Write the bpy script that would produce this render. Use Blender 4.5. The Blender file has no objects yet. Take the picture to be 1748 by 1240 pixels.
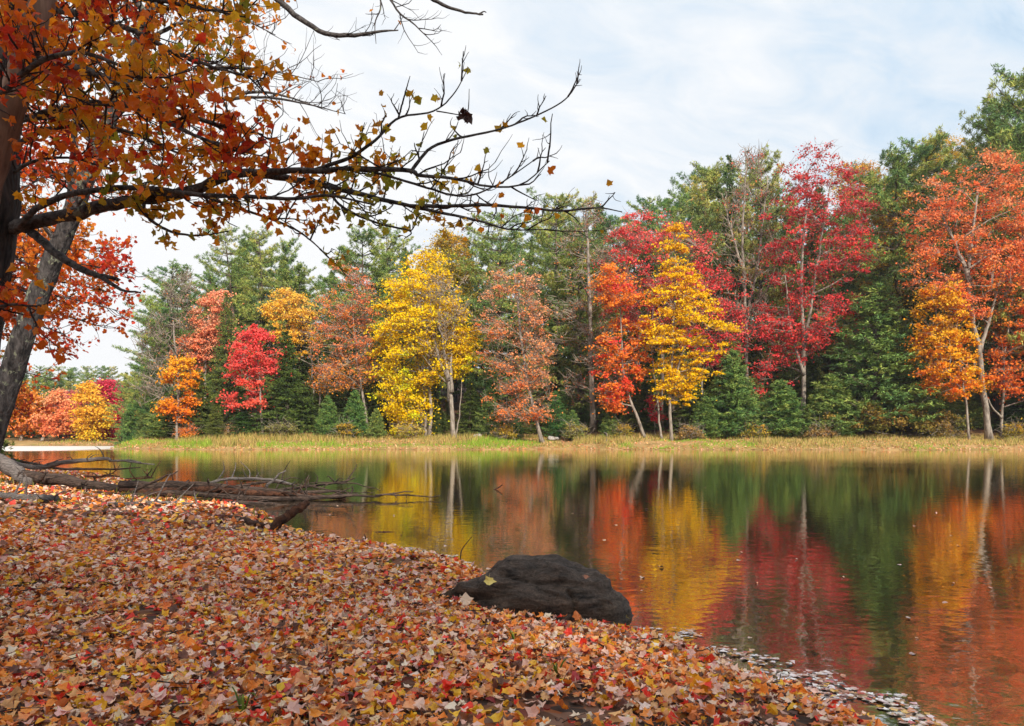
import bpy, math, random
import numpy as np
from mathutils import Vector, noise as mnoise
rad = math.radians
sc = bpy.context.scene
col = sc.collection
rng = np.random.default_rng(7)
random.seed(7)

# ------------------------------------------------------------------ camera
F, CX, HY, CAMH = 1260.0, 874.0, 743.0, 1.3      # focal length, principal column, horizon row (photo pixels), eye height
cam = bpy.data.cameras.new('camera'); cam_o = bpy.data.objects.new('camera', cam); col.objects.link(cam_o)
cam_o.location = (0, 0, CAMH); cam_o.rotation_euler = (rad(90), 0, 0)
cam.sensor_width = 36; cam.lens = 36 * F / 1748; cam.shift_y = (HY - 620) / 1748
cam.clip_start = 0.05; cam.clip_end = 3000
sc.camera = cam_o
# ------------------------------------------------------------------ sun and sky
HAZE = 0.0003
SUN_EL, SUN_AZ = 37.0, 24.0            # the sun stands behind the camera, a little to the right
sd = Vector((math.sin(rad(SUN_AZ)) * math.cos(rad(SUN_EL)), -math.cos(rad(SUN_AZ)) * math.cos(rad(SUN_EL)), math.sin(rad(SUN_EL))))
sun = bpy.data.lights.new('sun', 'SUN'); sun.energy = 4.9; sun.angle = rad(2.0); sun.color = (1.0, 0.93, 0.82)
sun_o = bpy.data.objects.new('sun', sun); col.objects.link(sun_o); sun_o.rotation_euler = sd.to_track_quat('Z', 'Y').to_euler()
sun_o.location = (10, -30, 40)
w = bpy.data.worlds.new('World'); sc.world = w; w.use_nodes = True
nt = w.node_tree; nt.nodes.clear()
def wn(t, **k):
    n = nt.nodes.new(t)
    for a, b in k.items(): setattr(n, a, b)
    return n
out = wn('ShaderNodeOutputWorld'); bg = wn('ShaderNodeBackground'); bg.inputs['Strength'].default_value = 0.1
sky = wn('ShaderNodeTexSky'); sky.sky_type = 'NISHITA'; sky.sun_disc = False
sky.sun_elevation = rad(SUN_EL); sky.sun_rotation = rad(180 - SUN_AZ); sky.ozone_density = 1.5
tc = wn('ShaderNodeTexCoord'); sep = wn('ShaderNodeSeparateXYZ'); nt.links.new(tc.outputs['Generated'], sep.inputs[0])
def mth(op, a, b=None, c=None, clamp=False):
    n = wn('ShaderNodeMath', operation=op, use_clamp=clamp)
    for i, v in enumerate((a, b, c)):
        if v is None: continue
        if isinstance(v, (int, float)): n.inputs[i].default_value = v
        else: nt.links.new(v, n.inputs[i])
    return n.outputs[0]
zz = mth('ADD', mth('MAXIMUM', sep.outputs['Z'], 0.0), 0.22)
cu = mth('DIVIDE', sep.outputs['X'], zz); cv = mth('DIVIDE', sep.outputs['Y'], zz)
cmb = wn('ShaderNodeCombineXYZ'); nt.links.new(cu, cmb.inputs[0]); nt.links.new(mth('MULTIPLY_ADD', cv, 1.6, mth('MULTIPLY', cu, -0.5)), cmb.inputs[1])
n1 = wn('ShaderNodeTexNoise'); n1.inputs['Scale'].default_value = 0.9; n1.inputs['Detail'].default_value = 4; n1.inputs['Roughness'].default_value = 0.5; n1.inputs['Distortion'].default_value = 0.3
n2 = wn('ShaderNodeTexNoise'); n2.inputs['Scale'].default_value = 4.0; n2.inputs['Detail'].default_value = 6; n2.inputs['Roughness'].default_value = 0.6; n2.inputs['Distortion'].default_value = 0.6
nt.links.new(cmb.outputs[0], n1.inputs['Vector']); nt.links.new(cmb.outputs[0], n2.inputs['Vector'])
thin = mth('MULTIPLY_ADD', sep.outputs['X'], 0.62, 0.15)            # the cloud deck thins towards the east
thin = mth('ADD', thin, mth('MULTIPLY_ADD', n1.outputs['Fac'], 1.1, -0.55))
thin = mth('ADD', thin, mth('MULTIPLY_ADD', n2.outputs['Fac'], 0.9, -0.45), clamp=True)
ramp = wn('ShaderNodeValToRGB'); nt.links.new(thin, ramp.inputs[0])
e = ramp.color_ramp.elements
e[0].position = 0.05; e[0].color = (8.2, 8.3, 8.45, 1); e[1].position = 0.62; e[1].color = (4.3, 6.0, 7.7, 1)
x_ = ramp.color_ramp.elements.new(0.3); x_.color = (6.7, 7.35, 8.05, 1)
mixs = wn('ShaderNodeMix', data_type='RGBA')
nt.links.new(mth('MULTIPLY', mth('SUBTRACT', thin, 0.45, clamp=True), 0.9), mixs.inputs[0])
nt.links.new(ramp.outputs[0], mixs.inputs[6]); nt.links.new(sky.outputs[0], mixs.inputs[7])
nt.links.new(mixs.outputs[2], bg.inputs['Color']); nt.links.new(bg.outputs[0], out.inputs[0])
sc.view_settings.view_transform = 'Standard'; sc.view_settings.look = 'None'; sc.view_settings.gamma = 1
sc.view_settings.use_curve_mapping = False; sc.view_settings.exposure = 0.28
try:
    sc.cycles.max_bounces = 6; sc.cycles.diffuse_bounces = 3; sc.cycles.glossy_bounces = 2; sc.cycles.transmission_bounces = 3
    sc.cycles.caustics_reflective = False; sc.cycles.caustics_refractive = False
    sc.cycles.use_denoising = True; sc.cycles.sample_clamp_indirect = 4
except Exception: pass

# ------------------------------------------------------------------ helpers
def P(px, py, d):
    "a photo pixel at depth d as a point of the place"
    return np.array([(px - CX) / F * d, d, CAMH + (HY - py) / F * d])
def lin(c):
    c = np.asarray(c, float) / 255.0
    return np.where(c <= 0.04045, c / 12.92, ((c + 0.055) / 1.055) ** 2.4)
def tag(o, label=None, cat=None, group=None, kind=None):
    if label: o['label'] = label
    if cat: o['category'] = cat
    if group: o['group'] = group
    if kind: o['kind'] = kind
    return o
def empty(name, loc, rz=0):
    o = bpy.data.objects.new(name, None); o.location = [float(v) for v in loc]; o.rotation_euler = (0, 0, rz)
    o.empty_display_size = 0.2; col.objects.link(o); return o
def mesh(name, V, Fc, mat, C=None, smooth=False):
    V = np.asarray(V, np.float32).reshape(-1, 3); Fc = np.asarray(Fc, np.int32)
    me = bpy.data.meshes.new(name)
    me.vertices.add(len(V)); me.vertices.foreach_set('co', V.ravel())
    nf, k = Fc.shape
    me.loops.add(nf * k); me.loops.foreach_set('vertex_index', Fc.ravel())
    me.polygons.add(nf); me.polygons.foreach_set('loop_start', np.arange(0, nf * k, k, dtype=np.int32))
    try: me.polygons.foreach_set('loop_total', np.full(nf, k, dtype=np.int32))
    except Exception: pass
    me.polygons.foreach_set('use_smooth', np.full(nf, smooth, dtype=bool))
    if C is not None:
        C = np.asarray(C, np.float32)
        if C.shape[1] == 3: C = np.hstack([C, np.ones((len(C), 1), np.float32)])
        a = me.color_attributes.new('Col', 'FLOAT_COLOR', 'POINT'); a.data.foreach_set('color', C.ravel())
    me.materials.append(mat); me.update(calc_edges=True); me.validate()
    return me
def obj(name, me, parent=None, loc=None):
    o = bpy.data.objects.new(name, me); col.objects.link(o)
    if parent is not None: o.parent = parent
    if loc is not None: o.location = [float(v) for v in loc]
    return o
class Geo:
    def __init__(s): s.V = []; s.F = []; s.C = []; s.n = 0
    def add(s, V, Fc, C=None):
        V = np.asarray(V, float).reshape(-1, 3)
        s.V.append(V); s.F.append(np.asarray(Fc, int) + s.n); s.n += len(V)
        if C is not None: s.C.append(np.broadcast_to(np.asarray(C, float), (len(V), 3)))
    def build(s, name, mat, parent=None, origin=(0, 0, 0), smooth=False, loc=None):
        if not s.V: return None
        V = np.concatenate(s.V) - np.asarray(origin); Fc = np.concatenate(s.F)
        C = np.concatenate(s.C) if s.C and sum(len(c) for c in s.C) == len(V) else None
        return obj(name, mesh(name, V, Fc, mat, C, smooth), parent, loc)
def norm(v): return v / (np.linalg.norm(v, axis=-1, keepdims=True) + 1e-9)
def smoothpath(pts, n):
    pts = np.asarray(pts, float)
    if len(pts) < 3:
        t = np.linspace(0, 1, n)[:, None]; return pts[0] * (1 - t) + pts[-1] * t
    q = np.vstack([2 * pts[0] - pts[1], pts, 2 * pts[-1] - pts[-2]])
    seg = len(pts) - 1; T = np.linspace(0, seg - 1e-6, n); i = T.astype(int); t = (T - i)[:, None]
    p0, p1, p2, p3 = q[i], q[i + 1], q[i + 2], q[i + 3]
    return 0.5 * ((2 * p1) + (-p0 + p2) * t + (2 * p0 - 5 * p1 + 4 * p2 - p3) * t ** 2 + (-p0 + 3 * p1 - 3 * p2 + p3) * t ** 3)
def tube(g, pts, rads, sides=6, rough=0.0, C=None, cap=True):
    pts = np.asarray(pts, float); n = len(pts); rads = np.broadcast_to(np.asarray(rads, float), (n,))
    tan = np.gradient(pts, axis=0); tan = norm(tan)
    ref = np.array([0.0, 0.0, 1.0]) if abs(tan[:, 2]).mean() < 0.8 else np.array([0.0, 1.0, 0.0])
    a = norm(np.cross(tan, ref)); b = np.cross(tan, a)
    th = np.arange(sides) / sides * 2 * math.pi
    R = rads[:, None] * np.ones((1, sides))
    if rough: R = R * (1 + rough * rng.normal(size=(n, sides)))
    V = pts[:, None, :] + R[..., None] * (np.cos(th)[None, :, None] * a[:, None, :] + np.sin(th)[None, :, None] * b[:, None, :])
    i = np.arange(n - 1)[:, None] * sides; j = np.arange(sides)[None, :]; k = (j + 1) % sides
    Fc = np.stack([i + j, i + k, i + sides + k, i + sides + j], -1).reshape(-1, 4)
    V = V.reshape(-1, 3)
    if cap:
        V = np.vstack([V, pts[0], pts[-1]]); s0, s1 = n * sides, n * sides + 1
        jj = np.arange(0, sides - 1, 2) if sides % 2 == 0 else np.arange(0, sides - 1, 2)
        c0 = [[s0, (x + 2) % sides, (x + 1) % sides, x] for x in range(0, sides, 2)]
        c1 = [[s1, (n - 1) * sides + x, (n - 1) * sides + (x + 1) % sides, (n - 1) * sides + (x + 2) % sides] for x in range(0, sides, 2)]
        if sides % 2 == 0: Fc = np.vstack([Fc, c0, c1])
    g.add(V, Fc, C)
def hash3(ix, iy, iz):
    h = (ix * 374761393 + iy * 668265263 + iz * 2147483647 * 3 + 1274126177) & 0xffffffff
    h = ((h ^ (h >> 13)) * 1274126177) & 0xffffffff
    return ((h ^ (h >> 16)) & 0xffff) / 65535.0
def vnoise(x, y, z=0.0):
    x, y, z = np.broadcast_arrays(np.asarray(x, float), np.asarray(y, float), np.asarray(z, float))
    ix, iy, iz = np.floor(x).astype(np.int64), np.floor(y).astype(np.int64), np.floor(z).astype(np.int64)
    fx, fy, fz = x - ix, y - iy, z - iz
    fx, fy, fz = [f * f * (3 - 2 * f) for f in (fx, fy, fz)]
    r = 0
    for dx in (0, 1):
        for dy in (0, 1):
            for dz in (0, 1):
                r = r + hash3(ix + dx, iy + dy, iz + dz) * (fx if dx else 1 - fx) * (fy if dy else 1 - fy) * (fz if dz else 1 - fz)
    return r
def fbm(x, y, z=0.0, o=4):
    r = 0; a = 0.5
    for i in range(o): r = r + a * vnoise(x * 2 ** i + 17 * i, y * 2 ** i - 9 * i, np.asarray(z) * 2 ** i); a *= 0.5
    return r

# ------------------------------------------------------------------ materials
def newmat(name):
    m = bpy.data.materials.new(name); m.use_nodes = True; t = m.node_tree; t.nodes.clear()
    o = t.nodes.new('ShaderNodeOutputMaterial'); return m, t, o
def nd(t, ty, ins=None, **k):
    n = t.nodes.new(ty)
    for a, b in k.items(): setattr(n, a, b)
    for a, b in (ins or {}).items():
        if hasattr(b, 'is_output'): t.links.new(b, n.inputs[a])
        else: n.inputs[a].default_value = b
    return n
def leafmat(name, source='attr', trans=0.35, rough=0.5, spec=0.3, vary=0.0, sat=1.0, coat=0.0):
    m, t, o = newmat(name)
    if source == 'attr': c = nd(t, 'ShaderNodeVertexColor', layer_name='Col').outputs[0]
    else: c = nd(t, 'ShaderNodeObjectInfo').outputs['Color']
    if vary:
        oi = nd(t, 'ShaderNodeObjectInfo')
        r1 = nd(t, 'ShaderNodeMapRange', {0: oi.outputs['Random'], 3: 0.5 - vary * 0.12, 4: 0.5 + vary * 0.08})
        r2 = nd(t, 'ShaderNodeMapRange', {0: oi.outputs['Random'], 3: 1 + vary * 0.5, 4: 1 - vary * 0.5})
        c = nd(t, 'ShaderNodeHueSaturation', {'Hue': r1.outputs[0], 'Value': r2.outputs[0], 'Color': c, 'Saturation': sat}).outputs[0]
    p = nd(t, 'ShaderNodeBsdfPrincipled', {'Base Color': c, 'Roughness': rough, 'Specular IOR Level': spec, 'Coat Weight': coat, 'Coat Roughness': 0.12})
    tr = nd(t, 'ShaderNodeBsdfTranslucent', {'Color': c})
    mx = nd(t, 'ShaderNodeMixShader', {0: trans, 1: p.outputs[0], 2: tr.outputs[0]})
    t.links.new(mx.outputs[0], o.inputs[0]); return m
def barkmat(name, c1, c2, scale=12, stretch=0.25, lichen=None, lich=0.58, bump=0.5, rough=0.9, grain=None):
    m, t, o = newmat(name)
    tc = nd(t, 'ShaderNodeTexCoord'); mp = nd(t, 'ShaderNodeMapping', {0: tc.outputs['Object'], 'Scale': grain or (1, 1, stretch)})
    n = nd(t, 'ShaderNodeTexNoise', {'Vector': mp.outputs[0], 'Scale': scale, 'Detail': 6, 'Roughness': 0.65, 'Distortion': 0.4})
    r = nd(t, 'ShaderNodeValToRGB', {0: n.outputs['Fac']}); e = r.color_ramp.elements
    e[0].position = 0.36; e[0].color = (*lin(c1), 1); e[1].position = 0.64; e[1].color = (*lin(c2), 1)
    c = r.outputs[0]
    if lichen:
        n3 = nd(t, 'ShaderNodeTexNoise', {'Vector': tc.outputs['Object'], 'Scale': 7, 'Detail': 5, 'Roughness': 0.7})
        r3 = nd(t, 'ShaderNodeMapRange', {0: n3.outputs['Fac'], 1: lich, 2: lich + 0.05})
        c = nd(t, 'ShaderNodeMix', {0: r3.outputs[0], 6: c, 7: (*lin(lichen), 1)}, data_type='RGBA').outputs[2]
    vo = nd(t, 'ShaderNodeTexVoronoi', {'Vector': mp.outputs[0], 'Scale': scale * 1.6}, feature='DISTANCE_TO_EDGE')
    ad = nd(t, 'ShaderNodeMath', {0: n.outputs['Fac'], 1: vo.outputs['Distance']}, operation='ADD')
    b = nd(t, 'ShaderNodeBump', {'Strength': bump, 'Distance': 0.03, 'Height': ad.outputs[0]})
    p = nd(t, 'ShaderNodeBsdfPrincipled', {'Base Color': c, 'Roughness': rough, 'Normal': b.outputs[0], 'Specular IOR Level': 0.25})
    t.links.new(p.outputs[0], o.inputs[0]); return m
M = {}
M['foliage'] = leafmat('autumn_foliage', trans=0.34, rough=0.6, spec=0.12)
M['near_foliage'] = leafmat('near_maple_leaves', trans=0.6, rough=0.45, spec=0.35)
M['needle'] = leafmat('pine_needles', trans=0.12, rough=0.6, spec=0.12, vary=0.4)
M['leaf_obj'] = leafmat('single_leaf', 'object', trans=0.55, rough=0.45, spec=0.35)
M['litter'] = leafmat('fallen_leaf_litter', trans=0.1, rough=0.5, spec=0.4)
M['litter_obj'] = leafmat('single_fallen_leaf', 'object', trans=0.1, rough=0.5, spec=0.4)
M['wet_leaf'] = leafmat('wet_floating_leaves', trans=0.0, rough=0.3, spec=0.7, coat=1.0)
M['grass'] = leafmat('bank_grass', trans=0.3, rough=0.7, spec=0.15)
M['pale_bark'] = barkmat('pale_maple_bark', (105, 94, 84), (168, 156, 142), 5, 0.3)
M['dark_bark'] = barkmat('dark_conifer_bark', (62, 50, 42), (112, 98, 84), 5, 0.3)
M['twig'] = barkmat('grey_bare_twigs', (118, 104, 92), (160, 146, 130), 3, 1)
M['near_bark'] = barkmat('grey_maple_bark', (30, 27, 27), (86, 80, 78), 16, 0.3, lichen=(122, 124, 104), lich=0.56, bump=0.9)
M['dark_near_bark'] = barkmat('dark_maple_bark', (26, 21, 20), (84, 72, 66), 18, 0.22, bump=1.0)
M['peeled'] = barkmat('peeled_trunk_wood', (58, 36, 26), (150, 118, 100), 6, 0.12, bump=0.6)
M['limb'] = barkmat('grey_limb_bark', (40, 36, 36), (96, 90, 88), 26, 1.0, lichen=(120, 122, 106), lich=0.62)
M['twig_near'] = barkmat('dark_twig_bark', (38, 30, 28), (70, 58, 54), 30, 1)
M['log'] = barkmat('weathered_log_wood', (28, 22, 19), (98, 80, 70), 9, 1, grain=(0.5, 4, 4), bump=0.8)
M['pale_log'] = barkmat('bleached_driftwood', (66, 60, 58), (138, 128, 122), 9, 1, grain=(0.4, 5, 5), bump=0.7)
M['brown_log'] = barkmat('dark_rotten_wood', (28, 16, 12), (92, 58, 40), 10, 1, bump=0.9)

# ground
m, t, o = newmat('leaf_strewn_earth'); M['ground'] = m
tc = nd(t, 'ShaderNodeTexCoord')
v1 = nd(t, 'ShaderNodeTexVoronoi', {'Vector': tc.outputs['Object'], 'Scale': 16})
rr = nd(t, 'ShaderNodeSeparateColor', {0: v1.outputs['Color']})
cr = nd(t, 'ShaderNodeValToRGB', {0: rr.outputs[0]}); cr.color_ramp.interpolation = 'CONSTANT'
cr.color_ramp.elements[0].color = (*lin((66, 48, 38)), 1)
for p_, c_ in ((0.35, (120, 78, 52)), (0.5, (150, 92, 58)), (0.62, (172, 124, 98)), (0.75, (186, 102, 48)), (0.86, (150, 66, 48)), (0.94, (200, 140, 60))):
    x = cr.color_ramp.elements.new(p_); x.color = (*lin(c_), 1)
cr.color_ramp.elements[-1].color = (*lin((90, 60, 44)), 1)
n_ = nd(t, 'ShaderNodeTexNoise', {'Vector': tc.outputs['Object'], 'Scale': 0.7, 'Detail': 4})
geo = nd(t, 'ShaderNodeNewGeometry'); sp = nd(t, 'ShaderNodeSeparateXYZ', {0: geo.outputs['Position']})
far = nd(t, 'ShaderNodeMapRange', {0: sp.outputs['Y'], 1: 40, 2: 60})
fc = nd(t, 'ShaderNodeValToRGB', {0: n_.outputs['Fac']}); fe = fc.color_ramp.elements
fe[0].position = 0.35; fe[0].color = (*lin((132, 112, 64)), 1); fe[1].position = 0.62; fe[1].color = (*lin((172, 140, 92)), 1)
wood = nd(t, 'ShaderNodeMapRange', {0: sp.outputs['Z'], 1: 1.3, 2: 1.7})
fw = nd(t, 'ShaderNodeMix', {0: wood.outputs[0], 6: fc.outputs[0], 7: (*lin((104, 70, 48)), 1)}, data_type='RGBA')
earth = nd(t, 'ShaderNodeMix', {0: 0.45, 6: (*lin((58, 42, 34)), 1), 7: cr.outputs[0]}, data_type='RGBA')
mc = nd(t, 'ShaderNodeMix', {0: far.outputs[0], 6: earth.outputs[2], 7: fw.outputs[2]}, data_type='RGBA')
bp = nd(t, 'ShaderNodeBump', {'Strength': 0.6, 'Distance': 0.02, 'Height': v1.outputs['Distance']})
p = nd(t, 'ShaderNodeBsdfPrincipled', {'Base Color': mc.outputs[2], 'Roughness': 0.85, 'Normal': bp.outputs[0], 'Specular IOR Level': 0.3})
t.links.new(p.outputs[0], o.inputs[0])

# water
m, t, o = newmat('lake_water'); M['water'] = m
geo = nd(t, 'ShaderNodeNewGeometry'); pos = geo.outputs['Position']
sp = nd(t, 'ShaderNodeSeparateXYZ', {0: pos})
mp = nd(t, 'ShaderNodeMapping', {0: pos, 'Scale': (0.7, 1.0, 1), 'Rotation': (0, 0, 0.12)})
na = nd(t, 'ShaderNodeTexNoise', {'Vector': mp.outputs[0], 'Scale': 7.0, 'Detail': 3, 'Roughness': 0.45, 'Distortion': 0.3})
nb = nd(t, 'ShaderNodeTexNoise', {'Vector': mp.outputs[0], 'Scale': 1.6, 'Detail': 2, 'Roughness': 0.5})
nc = nd(t, 'ShaderNodeTexNoise', {'Vector': mp.outputs[0], 'Scale': 0.22, 'Detail': 2, 'Roughness': 0.5})
amp = nd(t, 'ShaderNodeMapRange', {0: nc.outputs['Fac'], 1: 0.3, 2: 0.7, 3: 0.55, 4: 1.25})
# a band of breeze on the open water of the far inlet
bx = nd(t, 'ShaderNodeMapRange', {0: sp.outputs['X'], 1: -34, 2: -41})
by = nd(t, 'ShaderNodeMapRange', {0: sp.outputs['Y'], 1: 58, 2: 62})
by2 = nd(t, 'ShaderNodeMapRange', {0: sp.outputs['Y'], 1: 90, 2: 86})
br = nd(t, 'ShaderNodeMath', {0: bx.outputs[0], 1: by.outputs[0]}, operation='MULTIPLY')
br = nd(t, 'ShaderNodeMath', {0: br.outputs[0], 1: by2.outputs[0]}, operation='MULTIPLY')
h1 = nd(t, 'ShaderNodeMath', {0: na.outputs['Fac'], 1: 0.0027}, operation='MULTIPLY')
h2 = nd(t, 'ShaderNodeMath', {0: nb.outputs['Fac'], 1: 0.0020, 2: h1.outputs[0]}, operation='MULTIPLY_ADD')
h3 = nd(t, 'ShaderNodeMath', {0: h2.outputs[0], 1: amp.outputs[0]}, operation='MULTIPLY')
bm = nd(t, 'ShaderNodeBump', {'Strength': 1.0, 'Distance': 1.0, 'Height': h3.outputs[0]})
rg = nd(t, 'ShaderNodeMapRange', {0: br.outputs[0], 3: 0.03, 4: 0.5})
dif = nd(t, 'ShaderNodeBsdfDiffuse', {'Color': (0.022, 0.016, 0.008, 1)})
gl = nd(t, 'ShaderNodeBsdfGlossy', {'Color': (1.0, 0.97, 0.9, 1), 'Roughness': rg.outputs[0], 'Normal': bm.outputs[0]})
fr = nd(t, 'ShaderNodeFresnel', {'IOR': 3.0, 'Normal': bm.outputs[0]})
fa = nd(t, 'ShaderNodeMath', {0: fr.outputs[0], 1: 0.62, 2: 0.48}, operation='MULTIPLY_ADD', use_clamp=True)
mx = nd(t, 'ShaderNodeMixShader', {0: fa.outputs[0], 1: dif.outputs[0], 2: gl.outputs[0]})
t.links.new(mx.outputs[0], o.inputs[0])

# boulder
m, t, o = newmat('dark_banded_rock'); M['rock'] = m
tc = nd(t, 'ShaderNodeTexCoord'); mp = nd(t, 'ShaderNodeMapping', {0: tc.outputs['Object'], 'Rotation': (0, rad(-6), 0), 'Scale': (2.6, 2.6, 10)})
na = nd(t, 'ShaderNodeTexNoise', {'Vector': mp.outputs[0], 'Scale': 2.4, 'Detail': 9, 'Roughness': 0.62, 'Distortion': 0.5})
nb = nd(t, 'ShaderNodeTexNoise', {'Vector': tc.outputs['Object'], 'Scale': 55, 'Detail': 8, 'Roughness': 0.8})
nc = nd(t, 'ShaderNodeTexNoise', {'Vector': tc.outputs['Object'], 'Scale': 3.5, 'Detail': 5, 'Roughness': 0.6})
r = nd(t, 'ShaderNodeValToRGB', {0: na.outputs['Fac']}); e = r.color_ramp.elements
e[0].position = 0.3; e[0].color = (*lin((20, 15, 12)), 1); e[1].position = 0.72; e[1].color = (*lin((112, 94, 82)), 1)
r2 = nd(t, 'ShaderNodeMapRange', {0: nc.outputs['Fac'], 1: 0.6, 2: 0.72})
c = nd(t, 'ShaderNodeMix', {0: r2.outputs[0], 6: r.outputs[0], 7: (*lin((104, 88, 74)), 1)}, data_type='RGBA')
sk = nd(t, 'ShaderNodeMapRange', {0: nb.outputs['Fac'], 1: 0.35, 2: 0.65, 3: 0.45, 4: 1.5})
c = nd(t, 'ShaderNodeHueSaturation', {'Value': sk.outputs[0], 'Color': c.outputs[2]})
ad = nd(t, 'ShaderNodeMath', {0: nb.outputs['Fac'], 1: 0.5, 2: na.outputs['Fac']}, operation='MULTIPLY_ADD')
b = nd(t, 'ShaderNodeBump', {'Strength': 1.0, 'Distance': 0.05, 'Height': ad.outputs[0]})
p = nd(t, 'ShaderNodeBsdfPrincipled', {'Base Color': c.outputs[0], 'Roughness': 0.72, 'Normal': b.outputs[0], 'Specular IOR Level': 0.25})
t.links.new(p.outputs[0], o.inputs[0])
M['stone'] = barkmat('pale_stone', (120, 114, 108), (190, 184, 176), 8, 1)

# ------------------------------------------------------------------ terrain
SHORE = np.array([(60, -34), (22, -16), (9, -8), (4.2, -3), (2.6, 0.5), (1.85, 2.6), (1.52, 3.5), (1.3, 3.95), (1.0, 4.6), (0.62, 4.9), (0.15, 5.35), (-0.12, 6.1),
    (-0.36, 7.1), (-0.86, 7.85), (-1.6, 8.55), (-2.5, 9.4), (-3.3, 10.6), (-4.0, 12.0), (-5.0, 13.4), (-6.8, 14.6), (-8.4, 16.8), (-10.6, 20.5), (-16, 27), (-27, 39), (-55, 62), (-140, 80), (-140, -80), (60, -80)], float)
def sdist(x, y):
    "distance inside the near bank (positive on land)"
    x = np.asarray(x, float); y = np.asarray(y, float); best = np.full(x.shape, 1e9); inside = np.zeros(x.shape, bool)
    n = len(SHORE)
    for i in range(n):
        ax, ay = SHORE[i]; bx, by = SHORE[(i + 1) % n]
        dx, dy = bx - ax, by - ay
        t = np.clip(((x - ax) * dx + (y - ay) * dy) / (dx * dx + dy * dy), 0, 1)
        best = np.minimum(best, np.hypot(x - ax - t * dx, y - ay - t * dy))
        c = (ay > y) != (by > y)
        with np.errstate(divide='ignore', invalid='ignore'): xi = (bx - ax) * (y - ay) / (by - ay + 1e-12) + ax
        inside ^= c & (x < xi)
    return np.where(inside, best, -best)
def sstep(a, b, x): t = np.clip((x - a) / (b - a), 0, 1); return t * t * (3 - 2 * t)
def yshore(x):
    x = np.asarray(x, float)
    base = 66 + 0.9 * np.sin(x * 0.09 + 1) + 0.5 * np.sin(x * 0.31) + 1.6 * (vnoise(x * .45, 4.0) - .5) + .6 * (vnoise(x * 1.7, 9.0) - .5) + 3.0 * sstep(-20, -38, x) - 1.6 * sstep(5, 35, x)
    return base + (95 - base) * sstep(-37.5, -43, x)
def height(x, y):
    x = np.asarray(x, float); y = np.asarray(y, float)
    s = sdist(x, y)
    land = 0.2 * (1 - np.exp(-np.maximum(s, 0) / 1.4)) + 0.018 * np.maximum(s, 0)
    land += 0.06 * (fbm(x * 0.9, y * 0.9, 0, 3) - 0.43) * np.clip(s / 0.8, 0, 1) + 0.012 * np.clip(s / .1, 0, 1)
    f = y - yshore(x)
    left = sstep(-36, -48, x)
    slope = 0.2 * (1 - left) + 0.06 * left
    hill = 1.35 * (1 - np.exp(-np.maximum(f, 0) / 5.0)) * (1 - 0.55 * left) + slope * np.clip(f - 8, 0, 60) + 0.25 * (fbm(x * 0.25, y * 0.25, 0, 3) - 0.45) * np.clip(f / 4, 0, 1)
    bed = -0.03 - 0.12 * np.clip(np.minimum(-s, np.where(f < 0, -f, 0)), 0, 12)
    return np.where(s > 0, land, np.where(f > 0, hill, bed))
def H(x, y): return float(height(np.array([x]), np.array([y]))[0])
def GP(px, py):
    "the ground (or water) point seen at a photo pixel"
    d = CAMH * F / max(py - HY, 2)
    for _ in range(12):
        x = (px - CX) / F * d; d = (CAMH - max(H(x, d), 0)) * F / max(py - HY, 2)
    return np.array([(px - CX) / F * d, d, max(H((px - CX) / F * d, d), 0)])
nx, ny = 330, 360
u = np.linspace(-1, 1, nx); gx = 9 * np.sinh(u * 5.2) / np.sinh(5.2) * 70 - 2.0 + u * 6
v = np.linspace(0, 1, ny); gy = -60 + np.interp(v, [0, .12, .5, .62, .86, 1], [0, 59, 78, 118, 185, 900])
X, Y = np.meshgrid(gx, gy); Z = height(X.ravel(), Y.ravel())
ii = np.arange(ny - 1)[:, None] * nx + np.arange(nx - 1)[None, :]
Fg = np.stack([ii, ii + 1, ii + nx + 1, ii + nx], -1).reshape(-1, 4)
ground = obj('ground', mesh('ground', np.stack([X.ravel(), Y.ravel(), Z], -1), Fg, M['ground'], smooth=True)); tag(ground, kind='structure')
ground['label'] = 'earth of both lake banks under fallen leaves and grass'
Vw = [(-500, -60, 0), (500, -60, 0), (500, 140, 0), (-500, 140, 0)]
water = obj('water', mesh('water', Vw, [[0, 1, 2, 3]], M['water'])); tag(water, 'calm lake mirroring the autumn trees', kind='structure')

# ------------------------------------------------------------------ leaf shapes
Rr = [(0, -.40), (.36, -.38), (.36, -.12), (.64, .10), (.38, .22), (.24, .46), (0, .70)]
PER = np.array(Rr + [(-x, y) for x, y in Rr[-2:0:-1]])
def maple_template(k1, k2, k3, seed, stem=True):
    r = np.random.default_rng(seed)
    q = PER * (1 + r.normal(size=PER.shape) * 0.10)
    V = np.vstack([[0, 0], q]); z = k1 * V[:, 0] ** 2 + k2 * V[:, 1] ** 2 + k3 * V[:, 0] * V[:, 1] + r.normal(size=len(V)) * 0.05; z[0] = -0.02
    V = np.column_stack([V, z]); n = len(q)
    T = [[0, 1 + i, 1 + (i + 1) % n] for i in range(n)]
    if stem:
        b = V[1]; m_ = len(V); V = np.vstack([V, b + (0.03, 0, 0), b + (-.02, -.5, .05 + 0.1 * r.random())]); T.append([1, m_, m_ + 1])
    return V, np.array(T)
TEMPL = [maple_template(k1, k2, k3, i) for i, (k1, k2, k3) in enumerate([(.6, .3, 0), (-.7, .4, .2), (1.3, -.3, .4), (.2, 1.0, -.4), (-.4, -.8, .2), (1.6, .5, 0), (.15, .2, 0), (-1.3, .1, -.4), (.8, -1.0, .7), (-.9, -.7, .8)])]
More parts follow.
